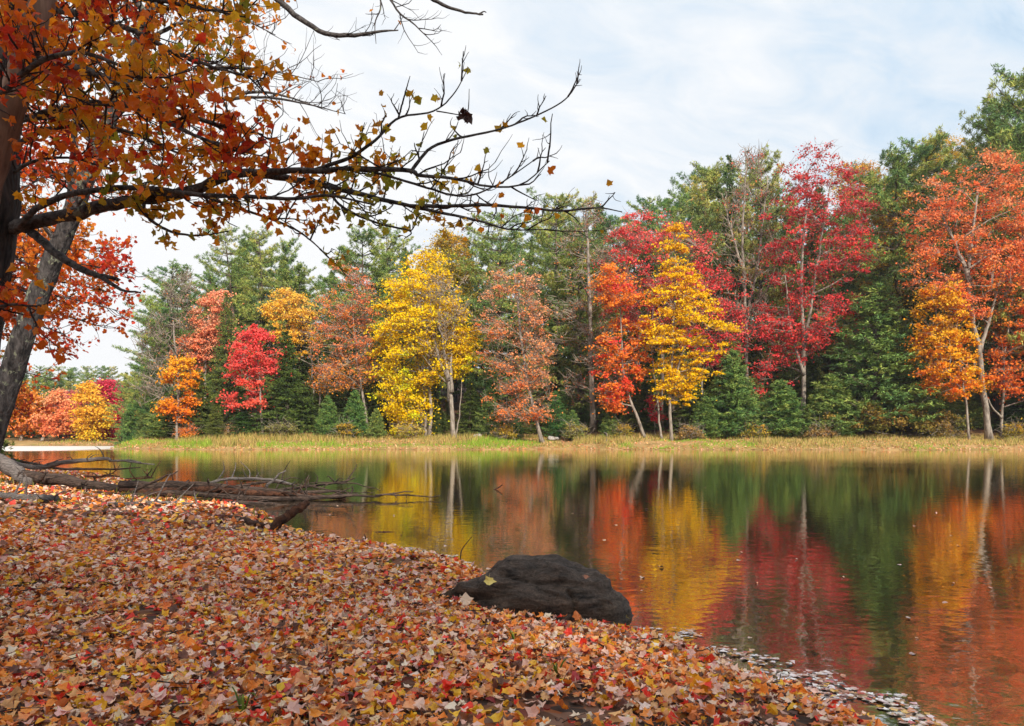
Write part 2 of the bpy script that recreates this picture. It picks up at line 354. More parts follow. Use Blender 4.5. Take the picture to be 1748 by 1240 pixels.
def simple_template(seed):
    r = np.random.default_rng(seed + 50)
    q = np.array([(0, -.4), (.5, -.25), (.62, .2), (.0, .72), (-.62, .2), (-.5, -.25)]) * (1 + r.normal(size=(6, 2)) * .1)
    V = np.vstack([[0, 0], q]); z = r.normal() * .6 * V[:, 0] ** 2 + r.normal() * .4 * V[:, 1] ** 2 + r.normal(size=7) * .06
    return np.column_stack([V, z]), np.array([[0, 1 + i, 1 + (i + 1) % 6] for i in range(6)])
STEMPL = [simple_template(i) for i in range(8)]
def rotmats(yaw, tilt, az):
    "yaw about z, then tilt by an angle about a horizontal axis of azimuth az"
    cy, sy = np.cos(yaw), np.sin(yaw); z = np.zeros_like(yaw); o = np.ones_like(yaw)
    Rz = np.stack([cy, -sy, z, sy, cy, z, z, z, o], -1).reshape(-1, 3, 3)
    a = np.stack([np.cos(az), np.sin(az), z], -1); c, s = np.cos(tilt)[:, None, None], np.sin(tilt)[:, None, None]
    K = np.zeros((len(yaw), 3, 3)); K[:, 0, 2] = a[:, 1]; K[:, 1, 2] = -a[:, 0]; K[:, 2, 0] = -a[:, 1]; K[:, 2, 1] = a[:, 0]
    A = a[:, :, None] * a[:, None, :]
    return (c * np.eye(3) + s * K + (1 - c) * A) @ Rz
def bulk(g, templates, pos, size, R, colr, jit=0.12):
    which = rng.integers(0, len(templates), len(pos))
    for k, (V, T) in enumerate(templates):
        i = np.nonzero(which == k)[0]
        if not len(i): continue
        W = np.einsum('nij,vj->nvi', R[i], V) * size[i][:, None, None] + pos[i][:, None, :]
        Fc = T[None] + (np.arange(len(i)) * len(V))[:, None, None]
        C = colr[i][:, None, :] * (1 + rng.normal(size=(len(i), len(V), 1)) * jit)
        g.add(W.reshape(-1, 3), Fc.reshape(-1, T.shape[1]), np.clip(C, 0.003, 0.95).reshape(-1, 3))
def kites(g, Pp, N, L, Wd, colr, T=None):
    n = len(Pp); N = norm(N)
    if T is None:
        T = rng.normal(size=(n, 3))
    T = norm(T - (T * N).sum(1, keepdims=True) * N); B = np.cross(N, T)
    L = np.broadcast_to(L, (n,))[:, None]; Wd = np.broadcast_to(Wd, (n,))[:, None]
    V = np.stack([Pp - T * L * .5, Pp + B * Wd * .5 + T * L * .08 + N * L * .1, Pp + T * L * .5, Pp - B * Wd * .5 + T * L * .08 + N * L * .1], 1)
    g.add(V.reshape(-1, 3), np.arange(n * 4).reshape(-1, 4), np.repeat(colr, 4, 0))

# ------------------------------------------------------------------ broadleaf trees of the far shore
GAIN = [1.0, 1.0]
def softcap(c, top=.93):
    return np.clip(c / np.maximum(1, c.max(1, keepdims=True) / top), .002, .95)
def pal_colors(pal, u_, n_jit=0.14):
    "u_ in 0..1 along a palette of sRGB colours"
    pal = np.asarray(lin(pal)) ** GAIN[1] * GAIN[0]; k = np.clip(u_, 0, 0.9999) * (len(pal) - 1); i = k.astype(int); f = (k - i)[:, None]
    c = pal[i] * (1 - f) + pal[np.minimum(i + 1, len(pal) - 1)] * f
    c = c * np.exp(rng.normal(size=(len(c), 1)) * n_jit) * (1 + rng.normal(size=c.shape) * np.array([.03, .05, .05])); return softcap(c)
def env_at(env, y):
    ys = [e_[0] for e_ in env]
    return np.interp(y, ys, [e_[1] for e_ in env]), np.interp(y, ys, [e_[2] for e_ in env])
def broadleaf(label, d, env, trunks, pal, group=None, n_leaf=9000, leaf=0.23, r0=0.22, gap=0.36, cl=None, csize=0.75, bare=0.0, limbs=18,
              name='maple_tree', mat=None, palmode='z', twigs=3, cat='tree', flat=0.46, bark=None, up=0.0, depth=0.75):
    seed = int(abs(env[0][1]) * 7 + d * 13); r = np.random.default_rng(seed)
    bark = bark or M['pale_bark']; base_px = trunks[0][0]
    bx = (base_px[0] - CX) / F * d; bz = H(bx, d) - 0.1; origin = np.array([bx, d, bz])
    root = empty(name, origin); tag(root, label, cat, group)
    ys = np.linspace(env[0][0], env[-1][0], 60); xl, xr = env_at(env, ys); wdt = np.maximum(xr - xl, 2)
    area = np.trapezoid(wdt, ys) * (d / F) ** 2 if hasattr(np, 'trapezoid') else np.trapz(wdt, ys) * (d / F) ** 2
    ncl = cl or int(np.clip(area * 3.0, 30, 420))
    yy = r.choice(ys, ncl * 2, p=wdt / wdt.sum()) + r.normal(size=ncl * 2) * 3
    yy = np.clip(yy, env[0][0] + 2, env[-1][0])
    l, rt = env_at(env, yy); cxp, hw = (l + rt) / 2, (rt - l) / 2
    a = r.random(ncl * 2) * 2 * math.pi; q = r.random(ncl * 2) ** 0.42
    hwm = np.maximum(hw * d / F * 1.06 - csize * 0.25, 0.15) * r.uniform(.8, 1.12, len(hw)); dep = np.minimum(hwm * depth, 3.4)
    cx = (cxp - CX) * d / F + np.cos(a) * q * hwm; cy = d + np.sin(a) * q * dep; cz = CAMH + (HY - yy) * d / F
    keep = vnoise(cx * .55 + seed, cy * .55, cz * .75) > gap
    keep |= r.random(len(keep)) < 0.08
    Cc = np.stack([cx, cy, cz], -1)[keep][:ncl]
    # trunks and limbs
    tg = Geo(); samples = []; srad = []
    for ti, tr in enumerate(trunks):
        pts = np.array([P(x, y, d + (0 if ti == 0 else r.uniform(-.3, .3))) for x, y in tr]); 
        if ti == 0 or tr[0][1] > 725: pts[0, 2] = bz if ti == 0 else H(pts[0, 0], pts[0, 1]) - .1
        pth = smoothpath(pts, 14); pth[1:-1] += r.normal(size=(12, 3)) * 0.04
        rs = r0 * (1 if ti == 0 else .7) * np.linspace(1.0, 0.28, 14); rs[0] *= 1.45
        tube(tg, pth, rs, 8, C=None); samples.append(pth[3:]); srad.append(rs[3:])
    S = np.concatenate(samples); SR = np.concatenate(srad)
    lg = Geo(); nl = min(limbs, len(Cc)); idx = r.choice(len(Cc), nl, replace=False)
    for k in idx:
        e_ = Cc[k]; hd = np.hypot(S[:, 0] - e_[0], S[:, 1] - e_[1]); cost = np.abs((e_[2] - S[:, 2]) - hd * (0.55 + up)) + 0.25 * hd
        j = int(np.argmin(cost)); s0 = S[j]; mid = (s0 + e_) / 2 + np.array([0, 0, 0.12 * np.linalg.norm(e_ - s0)]) * r.uniform(-1, 1.2) + r.normal(size=3) * .15
        pth = smoothpath([s0, mid, e_], 7); rr_ = np.linspace(min(SR[j] * .6, .12), 0.025, 7)
        tube(lg, pth, rr_, 5); S = np.vstack([S, pth[2:]]); SR = np.concatenate([SR, rr_[2:]])
    for k in range(len(Cc)):
        e_ = Cc[k]; dd = np.linalg.norm(S - e_, axis=1) + np.maximum(S[:, 2] - e_[2], 0) * 1.2; j = int(np.argmin(dd)); s0 = S[j]
        if dd[j] > 0.3:
            mid = (s0 + e_) / 2 + r.normal(size=3) * .1 - np.array([0, 0, .05]); tube(lg, smoothpath([s0, mid, e_], 4), np.linspace(.03, .014, 4), 3, cap=False)
        for _ in range(twigs + int(bare * 5)):
            dv = norm(r.normal(size=3) * np.array([1, 1, .6]) + np.array([(e_[0] - bx) * .15, 0, .45 + up])) * r.uniform(.5, 1.3)
            s1 = e_ + r.normal(size=3) * .25
            tube(lg, smoothpath([s1, s1 + dv * .5 + r.normal(size=3) * .06, s1 + dv], 4), np.linspace(.016, .006, 4) * (1 + bare), 3, cap=False)
    tk = tg.build('trunk', bark, root, origin, True); lb = lg.build('branch_work', M['twig'] if bare > .3 else bark, root, origin)
    if lb: lb['kind'] = 'stuff'
    # leaves
    if n_leaf and len(Cc):
        n = int(n_leaf); ci = r.integers(0, len(Cc), n); cs = csize * r.uniform(.35, 1.3, len(Cc))
        off = r.normal(size=(n, 3)) * np.array([1, .8, flat]); 
        off *= r.choice([.42, .6, .75, 1.2], n, p=[.25, .4, .25, .1])[:, None]
        ppos = Cc[ci] + off * cs[ci][:, None]; out_ = Cc[ci] - np.array([bx, d, 0]); ppos[:, 2] -= 0.10 * (off[:, 0] ** 2 + off[:, 1] ** 2) * cs[ci]
        N = r.normal(size=(n, 3)) * .75 + np.array([0, -.35, .75])
        zt = (ppos[:, 2] - Cc[:, 2].min()) / (np.ptp(Cc[:, 2]) + .1)
        if palmode == 'z': uu = zt * .6 + (r.normal(size=len(Cc)) * .2)[ci] + (vnoise(ppos[:, 0] * .5 + seed, ppos[:, 1] * .5, ppos[:, 2] * .4) - .5) * .6 + r.normal(size=n) * .1 + .2
        elif palmode == 'x': uu = (ppos[:, 0] - Cc[:, 0].min()) / (np.ptp(Cc[:, 0]) + .1) + r.normal(size=n) * .15
        else: uu = r.random(len(Cc))[ci] * .7 + r.random(n) * .3
        c = pal_colors(pal, np.clip(uu, 0, 1)); dn_ = r.random(n) < .07; c[dn_] *= np.array([.55, .5, .6])
        g = Geo(); sz = leaf * r.uniform(.6, 1.3, n); kites(g, ppos, N, sz, sz * .8, c)
        cr_ = g.build('crown', mat or M['foliage'], root, origin); cr_['kind'] = 'stuff'
    return root

GAIN[:] = [1.3, 0.88]
YEL = [(174, 180, 24), (244, 200, 8), (255, 214, 10), (248, 200, 16)]
GOLD = [(235, 120, 25), (245, 150, 25), (248, 184, 36)]
ORG = [(226, 96, 34), (236, 128, 40), (240, 156, 50)]
CORAL = [(236, 140, 50), (230, 108, 54), (228, 118, 66), (226, 148, 90)]
PEACH = [(240, 120, 48), (234, 146, 84), (216, 152, 112)]
SALM = [(228, 122, 76), (230, 144, 102), (226, 162, 126)]
CRIM = [(190, 34, 44), (200, 46, 54), (186, 52, 62)]
DRED = [(196, 34, 48), (170, 30, 46), (150, 30, 46)]
PINK = [(238, 92, 66), (228, 78, 68), (216, 66, 64)]
RUST = [(230, 150, 40), (212, 114, 54), (204, 106, 66)]
OLIV = [(84, 88, 28), (150, 128, 34), (196, 148, 40)]

HEROES = []
G1 = 'maples in autumn colour along the far shore'
def hero(*a, **k):
    k.setdefault('group', G1); o = broadleaf(*a, **k); HEROES.append(o); return o
hero('vivid orange yellow small maple standing in front of the leftmost tall pine', 71.5, [(612, 300, 330), (640, 268, 334), (670, 262, 330), (700, 275, 328), (715, 300, 322), (740, 280, 318)], [[(301, 747), (303, 690), (305, 630)]], GOLD, n_leaf=5200, gap=.45, r0=.14, csize=.6)
hero('salmon pink maple beside the leftmost tall pine, above the small orange maple', 78, [(493, 345, 385), (520, 335, 392), (560, 318, 388), (600, 305, 372), (632, 325, 358)], [[(348, 740), (350, 640), (356, 540)]], SALM, n_leaf=8500, gap=.4, r0=.2)
hero('small bright scarlet maple standing among dark spruces', 72.5, [(553, 428, 436), (575, 405, 465), (605, 395, 474), (635, 384, 476), (655, 395, 470), (680, 384, 450), (702, 388, 440)], [[(447, 742), (446, 700), (440, 620), (434, 570)]], PINK, n_leaf=8500, gap=.36, r0=.13, csize=.65)
hero('pale golden birch with white stems above the dark spruces', 79, [(493, 470, 530), (520, 448, 545), (555, 436, 548), (585, 440, 540), (610, 480, 520)], [[(535, 722), (534, 640), (528, 570)], [(545, 722), (545, 640), (542, 560)]], [(240, 176, 40), (236, 184, 60), (234, 184, 70)], n_leaf=7000, gap=.42, name='birch_tree', r0=.14, csize=.65, limbs=18)
hero('rust orange thin crowned maple left of the big yellow maple', 75, [(455, 560, 615), (485, 548, 640), (540, 535, 655), (600, 528, 655), (650, 530, 650), (668, 535, 590)], [[(629, 742), (622, 690), (610, 620), (600, 520)]], RUST, n_leaf=7000, gap=.48, leaf=.19, bare=.5, r0=.18, palmode='z')
hero('big yellow maple with full dense crown reaching low, left of the pale bare trunk', 74, [(430, 708, 748), (455, 680, 765), (490, 655, 780), (540, 645, 800), (590, 636, 815), (622, 632, 800), (650, 638, 745), (690, 650, 738), (738, 672, 732)], [[(734, 744), (735, 680), (732, 600), (725, 500)], [(727, 744), (722, 660), (700, 560)]], YEL, n_leaf=32000, gap=.24, r0=.2, csize=.85)
hero('yellow side crown low on the right of the pale bare trunk', 73, [(560, 765, 815), (590, 770, 825), (622, 762, 812), (645, 768, 800)], [[(778, 744), (786, 690), (790, 600)]], YEL, n_leaf=3200, gap=.38, r0=.08, csize=.6)
hero('nearly leafless maple with pale forked trunk in front of the big yellow maple', 72, [(478, 715, 790), (520, 700, 800), (570, 705, 795), (615, 720, 785)], [[(775, 746), (771, 690), (766, 650), (757, 590), (750, 520)], [(766, 650), (748, 610), (738, 560), (735, 510)], [(771, 670), (771, 600), (778, 540)]], [(196, 150, 70), (200, 150, 80)], n_leaf=600, leaf=.15, bare=1.0, gap=.25, r0=.24, cl=90, limbs=20, up=.5)
hero('peach orange maple with leaning pale trunk, brightest orange on its lowest branches', 70.5, [(448, 855, 900), (480, 828, 925), (540, 815, 940), (600, 822, 948), (640, 822, 944), (668, 840, 945), (700, 835, 955), (718, 850, 935)], [[(926, 750), (914, 710), (900, 655), (890, 580), (880, 480), (878, 452)]], PEACH, n_leaf=9500, leaf=.18, gap=.46, bare=.6, r0=.2, csize=.7, limbs=26)
hero('tall grey bare tree with thick trunk and tangled dead twigs', 77, [(350, 980, 1030), (420, 950, 1050), (500, 935, 1058), (580, 945, 1060), (660, 950, 1055), (700, 980, 1040)], [[(1012, 722), (1010, 660), (1007, 560), (1004, 450), (1000, 360)]], [(190, 90, 50), (186, 110, 60)], n_leaf=1600, leaf=.16, bare=1.3, gap=.2, cl=150, limbs=36, r0=.33, name='bare_tree', group='bare grey trees of the far shore')
hero('broad crimson maple spreading behind the central yellow maple', 78, [(362, 1060, 1100), (395, 1035, 1200), (430, 1022, 1225), (480, 1012, 1255), (530, 1015, 1290), (575, 1090, 1300), (610, 1190, 1275), (640, 1215, 1260)], [[(1128, 735), (1130, 600), (1120, 480)], [(1200, 735), (1195, 620), (1180, 480)]], [(212, 52, 54), (200, 54, 56), (200, 92, 82)], n_leaf=19000, gap=.36, bare=.4, r0=.24)
hero('red orange maple with slanting bare lower trunk left of the central yellow maple', 71.5, [(452, 1030, 1080), (490, 1012, 1110), (530, 1018, 1115), (560, 1030, 1112), (590, 1010, 1110), (640, 1018, 1100), (672, 1020, 1072), (700, 1030, 1060)], [[(1101, 746), (1084, 705), (1066, 655), (1062, 580), (1058, 500)]], [(230, 70, 44), (238, 130, 40), (240, 142, 36), (212, 50, 50)], n_leaf=11500, gap=.4, r0=.17, csize=.65, limbs=20)
hero('central yellow maple with narrow pointed top and twin pale stems', 70.5, [(384, 1148, 1160), (415, 1134, 1174), (450, 1128, 1190), (495, 1112, 1204), (530, 1108, 1225), (548, 1085, 1245), (572, 1080, 1258), (600, 1095, 1225), (640, 1112, 1225), (660, 1112, 1180), (690, 1120, 1192)], [[(1146, 746), (1143, 700), (1147, 600), (1152, 500), (1152, 400)], [(1130, 746), (1122, 680), (1112, 600)], [(1148, 700), (1160, 620), (1180, 560)]], [(246, 192, 8), (250, 202, 10), (246, 180, 20)], n_leaf=19000, gap=.34, r0=.17, csize=.62, limbs=24, flat=.28)
hero('tall bare tree with white branching trunk against the dark pine', 79, [(262, 1255, 1300), (320, 1225, 1320), (400, 1200, 1328), (470, 1200, 1325), (550, 1215, 1318), (580, 1250, 1300)], [[(1275, 722), (1274, 600), (1270, 480), (1268, 380), (1275, 280)], [(1272, 560), (1290, 470), (1305, 360), (1310, 300)], [(1271, 470), (1250, 400), (1232, 330)]], [(220, 80, 50), (210, 90, 60)], n_leaf=700, leaf=.2, bare=1.2, gap=.15, cl=120, limbs=34, r0=.24, up=.6, name='bare_tree', group='bare grey trees of the far shore')
hero('tallest crimson maple with forked pale trunk right of the white bare tree', 76, [(243, 1395, 1432), (262, 1345, 1440), (300, 1338, 1468), (345, 1296, 1478), (400, 1308, 1486), (450, 1296, 1486), (500, 1290, 1478), (560, 1290, 1462), (600, 1290, 1400), (668, 1288, 1335)], [[(1373, 716), (1372, 650), (1372, 570), (1368, 480), (1375, 350), (1380, 290)], [(1374, 590), (1384, 520), (1400, 420), (1420, 300)], [(1372, 640), (1350, 560), (1340, 470)]], [(212, 64, 54), (192, 52, 52), (166, 44, 48), (178, 72, 64)], n_leaf=19000, gap=.46, r0=.26, csize=.75, limbs=30, bare=.3)
hero('big coral orange maple with leaning pale trunk near the water', 69, [(255, 1690, 1720), (290, 1612, 1750), (330, 1558, 1765), (380, 1548, 1770), (430, 1552, 1770), (470, 1545, 1760), (520, 1600, 1720), (545, 1620, 1700)], [[(1689, 751), (1680, 690), (1672, 610), (1660, 540), (1653, 470), (1662, 390), (1670, 320)], [(1672, 600), (1690, 540), (1702, 500)], [(1655, 480), (1632, 420), (1610, 370)]], CORAL, n_leaf=21000, gap=.47, r0=.3, csize=.62, limbs=34, flat=.55, leaf=.2)
hero('golden orange maple under the big coral maple', 68.6, [(486, 1575, 1625), (520, 1558, 1645), (560, 1554, 1655), (610, 1556, 1668), (650, 1570, 1690), (678, 1580, 1680)], [[(1655, 742), (1645, 660), (1625, 560)]], [(244, 124, 34), (248, 164, 24), (250, 192, 32), (246, 180, 40)], n_leaf=15000, gap=.38, r0=.12, csize=.62)
hero('orange maple at the frame edge with slim grey trunk beside the big coral maple', 70.5, [(370, 1700, 1800), (450, 1690, 1830), (540, 1685, 1840), (620, 1690, 1840), (680, 1700, 1830)], [[(1708, 748), (1712, 690), (1716, 610), (1730, 500)], [(1710, 715), (1690, 690), (1678, 660)]], ORG, n_leaf=16000, gap=.4, r0=.15, csize=.7)
hero('coral maple just outside the right edge of the view', 70, [(330, 1820, 1950), (450, 1800, 1980), (620, 1810, 1970), (690, 1830, 1950)], [[(1880, 748), (1882, 600), (1884, 450)]], ORG, n_leaf=9000, gap=.36, r0=.2)
hero('grey bare tree leaning over the small orange maple at the left end of the wood', 76, [(470, 300, 335), (520, 262, 330), (580, 235, 325), (640, 232, 320), (690, 245, 310)], [[(302, 735), (305, 660), (298, 580), (290, 500)], [(304, 690), (280, 660), (245, 640)], [(303, 670), (272, 630), (246, 590)]], [(200, 140, 60), (190, 110, 60)], n_leaf=300, leaf=.15, bare=1.3, gap=.12, cl=110, limbs=34, r0=.17, up=.6, name='bare_tree', group='bare grey trees of the far shore')
hero('olive gold oak dome rising behind the big yellow maple', 84, [(396, 745, 790), (420, 722, 806), (460, 715, 812), (520, 720, 810)], [[(766, 740), (766, 560), (766, 430)]], OLIV, n_leaf=10000, gap=.25, r0=.22, name='oak_tree', csize=.85, flat=.5)
hero('golden brown oak behind the tallest crimson maple', 88, [(280, 1430, 1500), (310, 1415, 1520), (380, 1420, 1545), (480, 1450, 1550)], [[(1480, 700), (1480, 500), (1478, 330)]], [(150, 120, 40), (190, 134, 44), (176, 120, 50)], n_leaf=11000, gap=.3, r0=.25, name='oak_tree', csize=.9, flat=.5)
hero('yellow leaved tree showing between the crimson maple and the coral maple', 84, [(330, 1470, 1560), (400, 1460, 1570), (470, 1470, 1560), (540, 1500, 1560)], [[(1520, 700), (1520, 520), (1516, 380)]], [(190, 120, 30), (214, 160, 40), (220, 176, 50)], n_leaf=7000, gap=.42, r0=.18, csize=.7)
hero('olive brown oak crown at the skyline above the coral maple', 92, [(236, 1600, 1640), (255, 1570, 1660), (320, 1560, 1680)], [[(1620, 690), (1620, 480), (1620, 290)]], OLIV, n_leaf=7000, gap=.3, r0=.25, name='oak_tree', csize=.9, flat=.5)
hero('low olive brown shrub at the foot of the blue green pine', 71, [(690, 1480, 1560), (712, 1420, 1640), (730, 1410, 1660)], [[(1540, 744), (1540, 735), (1540, 720)]], [(96, 92, 34), (140, 106, 44), (124, 112, 40)], n_leaf=7000, gap=.3, r0=.04, name='shrub', cat='shrub', csize=.6, flat=.6, depth=.3)
hero('small deep red sapling under the broad crimson maple', 73.5, [(675, 1108, 1126), (695, 1104, 1132), (720, 1112, 1128)], [[(1118, 742), (1118, 715), (1118, 690)]], CRIM, n_leaf=700, r0=.04, csize=.4)
hero('thin gold tree tucked between scarlet maple and tall pine', 80, [(618, 530, 560), (640, 532, 600), (664, 530, 590)], [[(560, 738), (562, 690), (566, 640)]], [(226, 140, 30), (230, 160, 40)], n_leaf=1800, r0=.08, csize=.55)
for px_, w_, hgt, dd_, pal_, lab_ in [(1290, 50, 16, 71, OLIV, 'olive shrub on the bank left of the tallest crimson maple'), (1180, 44, 14, 70.5, [(120, 100, 50), (160, 120, 60)], 'tan shrub on the bank right of the twin pale stems'), (1060, 40, 14, 72, OLIV, 'olive shrub left of the slanting orange maple foot'),
        (985, 46, 15, 71.5, [(110, 120, 50), (150, 130, 60)], 'green brown shrub left of the thick grey tree foot'), (860, 52, 14, 71, OLIV, 'olive shrub left of the leaning peach maple foot'), (700, 60, 14, 71.5, [(130, 130, 50), (170, 140, 60)], 'straw coloured shrub before the big yellow maple'),
        (590, 50, 16, 72, OLIV, 'olive shrub at the foot of the rust maple'), (480, 60, 15, 71.5, [(90, 96, 44), (130, 120, 60)], 'dark green shrub at the foot of the broad dark spruce'), (395, 50, 14, 72, [(140, 110, 60), (170, 120, 70)], 'tan shrub left of the scarlet maple foot'), (320, 44, 12, 72, RUST, 'rusty shrub right of the small orange maple foot'),
        (1400, 60, 14, 70, [(150, 110, 60), (120, 110, 50)], 'brown shrub right of the tallest crimson maple'), (1620, 60, 18, 70, [(110, 100, 40), (150, 110, 50)], 'olive brown shrub left of the leaning coral maple foot'), (1735, 50, 18, 69, OLIV, 'olive shrub at the right edge of the bank')]:
    hero(lab_, dd_, [(740 - hgt, px_ - w_ * .3, px_ + w_ * .3), (740, px_ - w_ / 2, px_ + w_ / 2), (746, px_ - w_ / 2, px_ + w_ / 2)], [[(px_, 748), (px_ + 1, 744), (px_ + 2, 738)]], pal_, n_leaf=1100, leaf=.15, gap=.25, r0=.03, name='shrub', cat='shrub', group='low shrubs along the far bank', csize=.4, flat=.6, limbs=6, depth=.5)
# trees of the far inlet, left
GL = 'maples on the far shore of the inlet'
def far_t(*a, **k): return hero(*a, group=GL, csize=.9, leaf=.3, **k)
far_t('gold orange maple on the far inlet shore, nearest the leaning trunk', 103, [(662, 28, 55), (685, 8, 72), (720, 4, 74), (740, 20, 60)], [[(36, 753), (38, 720), (42, 680)]], [(236, 132, 60), (238, 150, 60), (228, 150, 40)], n_leaf=7000, r0=.2)
far_t('peach maple with leaning pale trunk on the far inlet shore', 102, [(668, 92, 110), (690, 75, 120), (715, 68, 124), (738, 80, 122)], [[(71, 755), (78, 735), (88, 710), (100, 680)]], [(238, 122, 70), (236, 150, 96), (226, 164, 112)], n_leaf=7500, r0=.2)
far_t('dull red maple behind the peach maple on the inlet shore', 106, [(662, 105, 128), (685, 100, 138), (720, 102, 140), (738, 108, 130)], [[(121, 752), (121, 720), (120, 680)]], [(200, 56, 60), (184, 66, 70), (176, 84, 80)], n_leaf=5500, r0=.16)
far_t('yellow two tiered maple on the inlet shore', 100, [(655, 145, 160), (675, 130, 170), (700, 128, 190), (728, 136, 184), (748, 138, 160)], [[(143, 755), (144, 730), (148, 680)]], [(222, 190, 40), (250, 184, 50), (250, 196, 64)], n_leaf=9000, r0=.17)
far_t('deep crimson maple beside the light green pines of the inlet', 104, [(652, 172, 192), (675, 162, 202), (705, 165, 204), (745, 168, 200)], [[(178, 754), (178, 725), (180, 680)]], [(172, 24, 50), (188, 36, 60), (190, 60, 80)], n_leaf=6500, r0=.17)
far_t('orange maple on the inlet shore behind the leaning trunk', 104, [(680, -70, -30), (710, -80, -8), (740, -70, -10)], [[(-40, 754), (-40, 720), (-42, 690)]], ORG, n_leaf=4000, r0=.16)

GAIN[:] = [2.1, 0.98]
# ------------------------------------------------------------------ conifers
def conifer(kind, h, seed):
    "trunk mesh, branch mesh and crown mesh of one conifer standing on the origin"
    r = np.random.default_rng(seed); tg = Geo(); g = Geo(); bgm = Geo()
    bend = r.normal(size=2) * .02 * h
    zt = np.linspace(0, h, 12); tp = np.stack([bend[0] * (zt / h) ** 2, bend[1] * (zt / h) ** 2, zt], -1)
    tube(tg, tp, np.linspace(.014 * h + .05, .02, 12), 7)
    TP, TT = [], []; tc_ = []
    if kind == 'pine':
        nb, z0, wmax, L, Wd, m_ = 105, .10, .23 * h, .36, .040, 11
    elif kind == 'spruce':
        nb, z0, wmax, L, Wd, m_ = 260, .03, .17 * h, .26, .055, 6
    else:
        nb, z0, wmax, L, Wd, m_ = 230, .02, .27 * h, .30, .05, 7
    for b in range(nb):
        f = z0 + (1 - z0) * ((b + r.random()) / nb) ** (0.85 if kind == 'pine' else 1.0)
        if kind == 'pine':
            prof = max(.10, 1 - ((f - .45) / .6) ** 2) ** .7 * r.uniform(.45, 1.15); rise = r.uniform(-.05, .18) + f ** 2 * .55; f_ = round(f * 17) / 17 + r.normal() * .004 if f < .93 else f
        elif kind == 'spruce':
            prof = (1 - f) ** .8 * r.uniform(.7, 1.1) + .02; rise = r.uniform(-.3, -.05) + f * .5; f_ = f
        else:
            prof = (1 - f) ** .62 * min(1, .6 + f * 3) * r.uniform(.75, 1.1) + .03; rise = r.uniform(.0, .3); f_ = f
        ln = wmax * prof; a = r.random() * 2 * math.pi
        z = min(f_, .99) * h; s0 = np.array([bend[0] * f ** 2, bend[1] * f ** 2, z]); dr = np.array([math.cos(a), math.sin(a), 0])
        e_ = s0 + dr * ln + np.array([0, 0, rise * ln]); mid = (s0 + e_) / 2 + np.array([0, 0, -.10 * ln if kind != 'spruce' else .04 * ln])
        pth = smoothpath([s0, mid, e_], 6); tube(bgm, pth, np.linspace(.05 if kind == 'pine' else .03, .012, 6), 3, cap=False)
        k = max(3, int(ln * (15 if kind == 'pine' else 15)))
        tt = r.uniform(.35 if kind == 'pine' else .12, 1.03, k); side = r.normal(size=k) * (.30 * ln + .12) * (1.12 - tt * .72) * (.55 if kind == 'pine' else .5)
        base = np.array([np.interp(tt, np.linspace(0, 1, 6), pth[:, q_]) for q_ in range(3)]).T
        perp = np.array([-dr[1], dr[0], 0])
        pts = base + perp * side[:, None] + np.array([0, 0, 1]) * (r.normal(size=k) * (.06 if kind == 'pine' else .07) + .04 * np.abs(side))[:, None] - dr * (np.abs(side) * .35)[:, None]
        out_ = dr * .8 + perp * (np.sign(side) * .6)[:, None] + np.array([0, 0, .55 if kind == 'pine' else .15])
        TP.append(pts); TT.append(np.broadcast_to(out_, pts.shape)); tc_.append(np.full(len(pts), r.random()))
    k = 12; TP.append(np.stack([np.full(k, bend[0]), np.full(k, bend[1]), h * r.uniform(.95, 1.0, k)], -1) + r.normal(size=(k, 3)) * .08); TT.append(np.tile([0, 0, 1.0], (k, 1))); tc_.append(np.full(k, .5))
    TP = np.concatenate(TP); TT = norm(np.concatenate(TT)); tc_ = np.concatenate(tc_)
    cap_ = {'pine': 3000, 'spruce': 3200, 'young': 2800}[kind]
    if len(TP) > cap_: i = r.choice(len(TP), cap_, replace=False); TP, TT, tc_ = TP[i], TT[i], tc_[i]
    Pn = np.repeat(TP, m_, 0); Tn = norm(np.repeat(TT, m_, 0) + r.normal(size=(len(Pn), 3)) * .62)
    Ln = L * (h / 18) ** .35 * r.uniform(.7, 1.2, len(Pn)); cen = Pn + Tn * Ln[:, None] * .5
    if kind == 'pine': pal = [(62, 86, 50), (86, 104, 50), (118, 124, 58), (142, 124, 66)]
    elif kind == 'spruce': pal = [(50, 66, 32), (70, 86, 38), (98, 110, 46)]
    else: pal = [(56, 84, 46), (80, 104, 50), (116, 126, 62)]
    u_ = np.repeat(np.clip(tc_ * .75 + r.normal(size=len(tc_)) * .12, 0, 1), m_)
    kites(g, cen, r.normal(size=cen.shape), Ln, Wd * (h / 18) ** .3 * 1.25, pal_colors(pal, u_, .2), T=Tn)
    out_ = []
    for nm, gg, mt in (('trunk', tg, M['dark_bark']), ('branch_work', bgm, M['dark_bark']), ('crown', g, M['needle'])):
        out_.append((nm, mesh(nm, np.concatenate(gg.V), np.concatenate(gg.F), mt, np.concatenate(gg.C) if gg.C else None, nm == 'trunk')))
    return out_
VAR = {'pine': [(h, conifer('pine', h, 11 + i)) for i, h in enumerate((22, 19, 24, 17, 21))],
       'spruce': [(h, conifer('spruce', h, 31 + i)) for i, h in enumerate((14, 11, 17))],
       'young': [(h, conifer('young', h, 51 + i)) for i, h in enumerate((6, 9, 4.5))]}
NAMES = {'pine': 'pine_tree', 'spruce': 'spruce_tree', 'young': 'young_pine'}
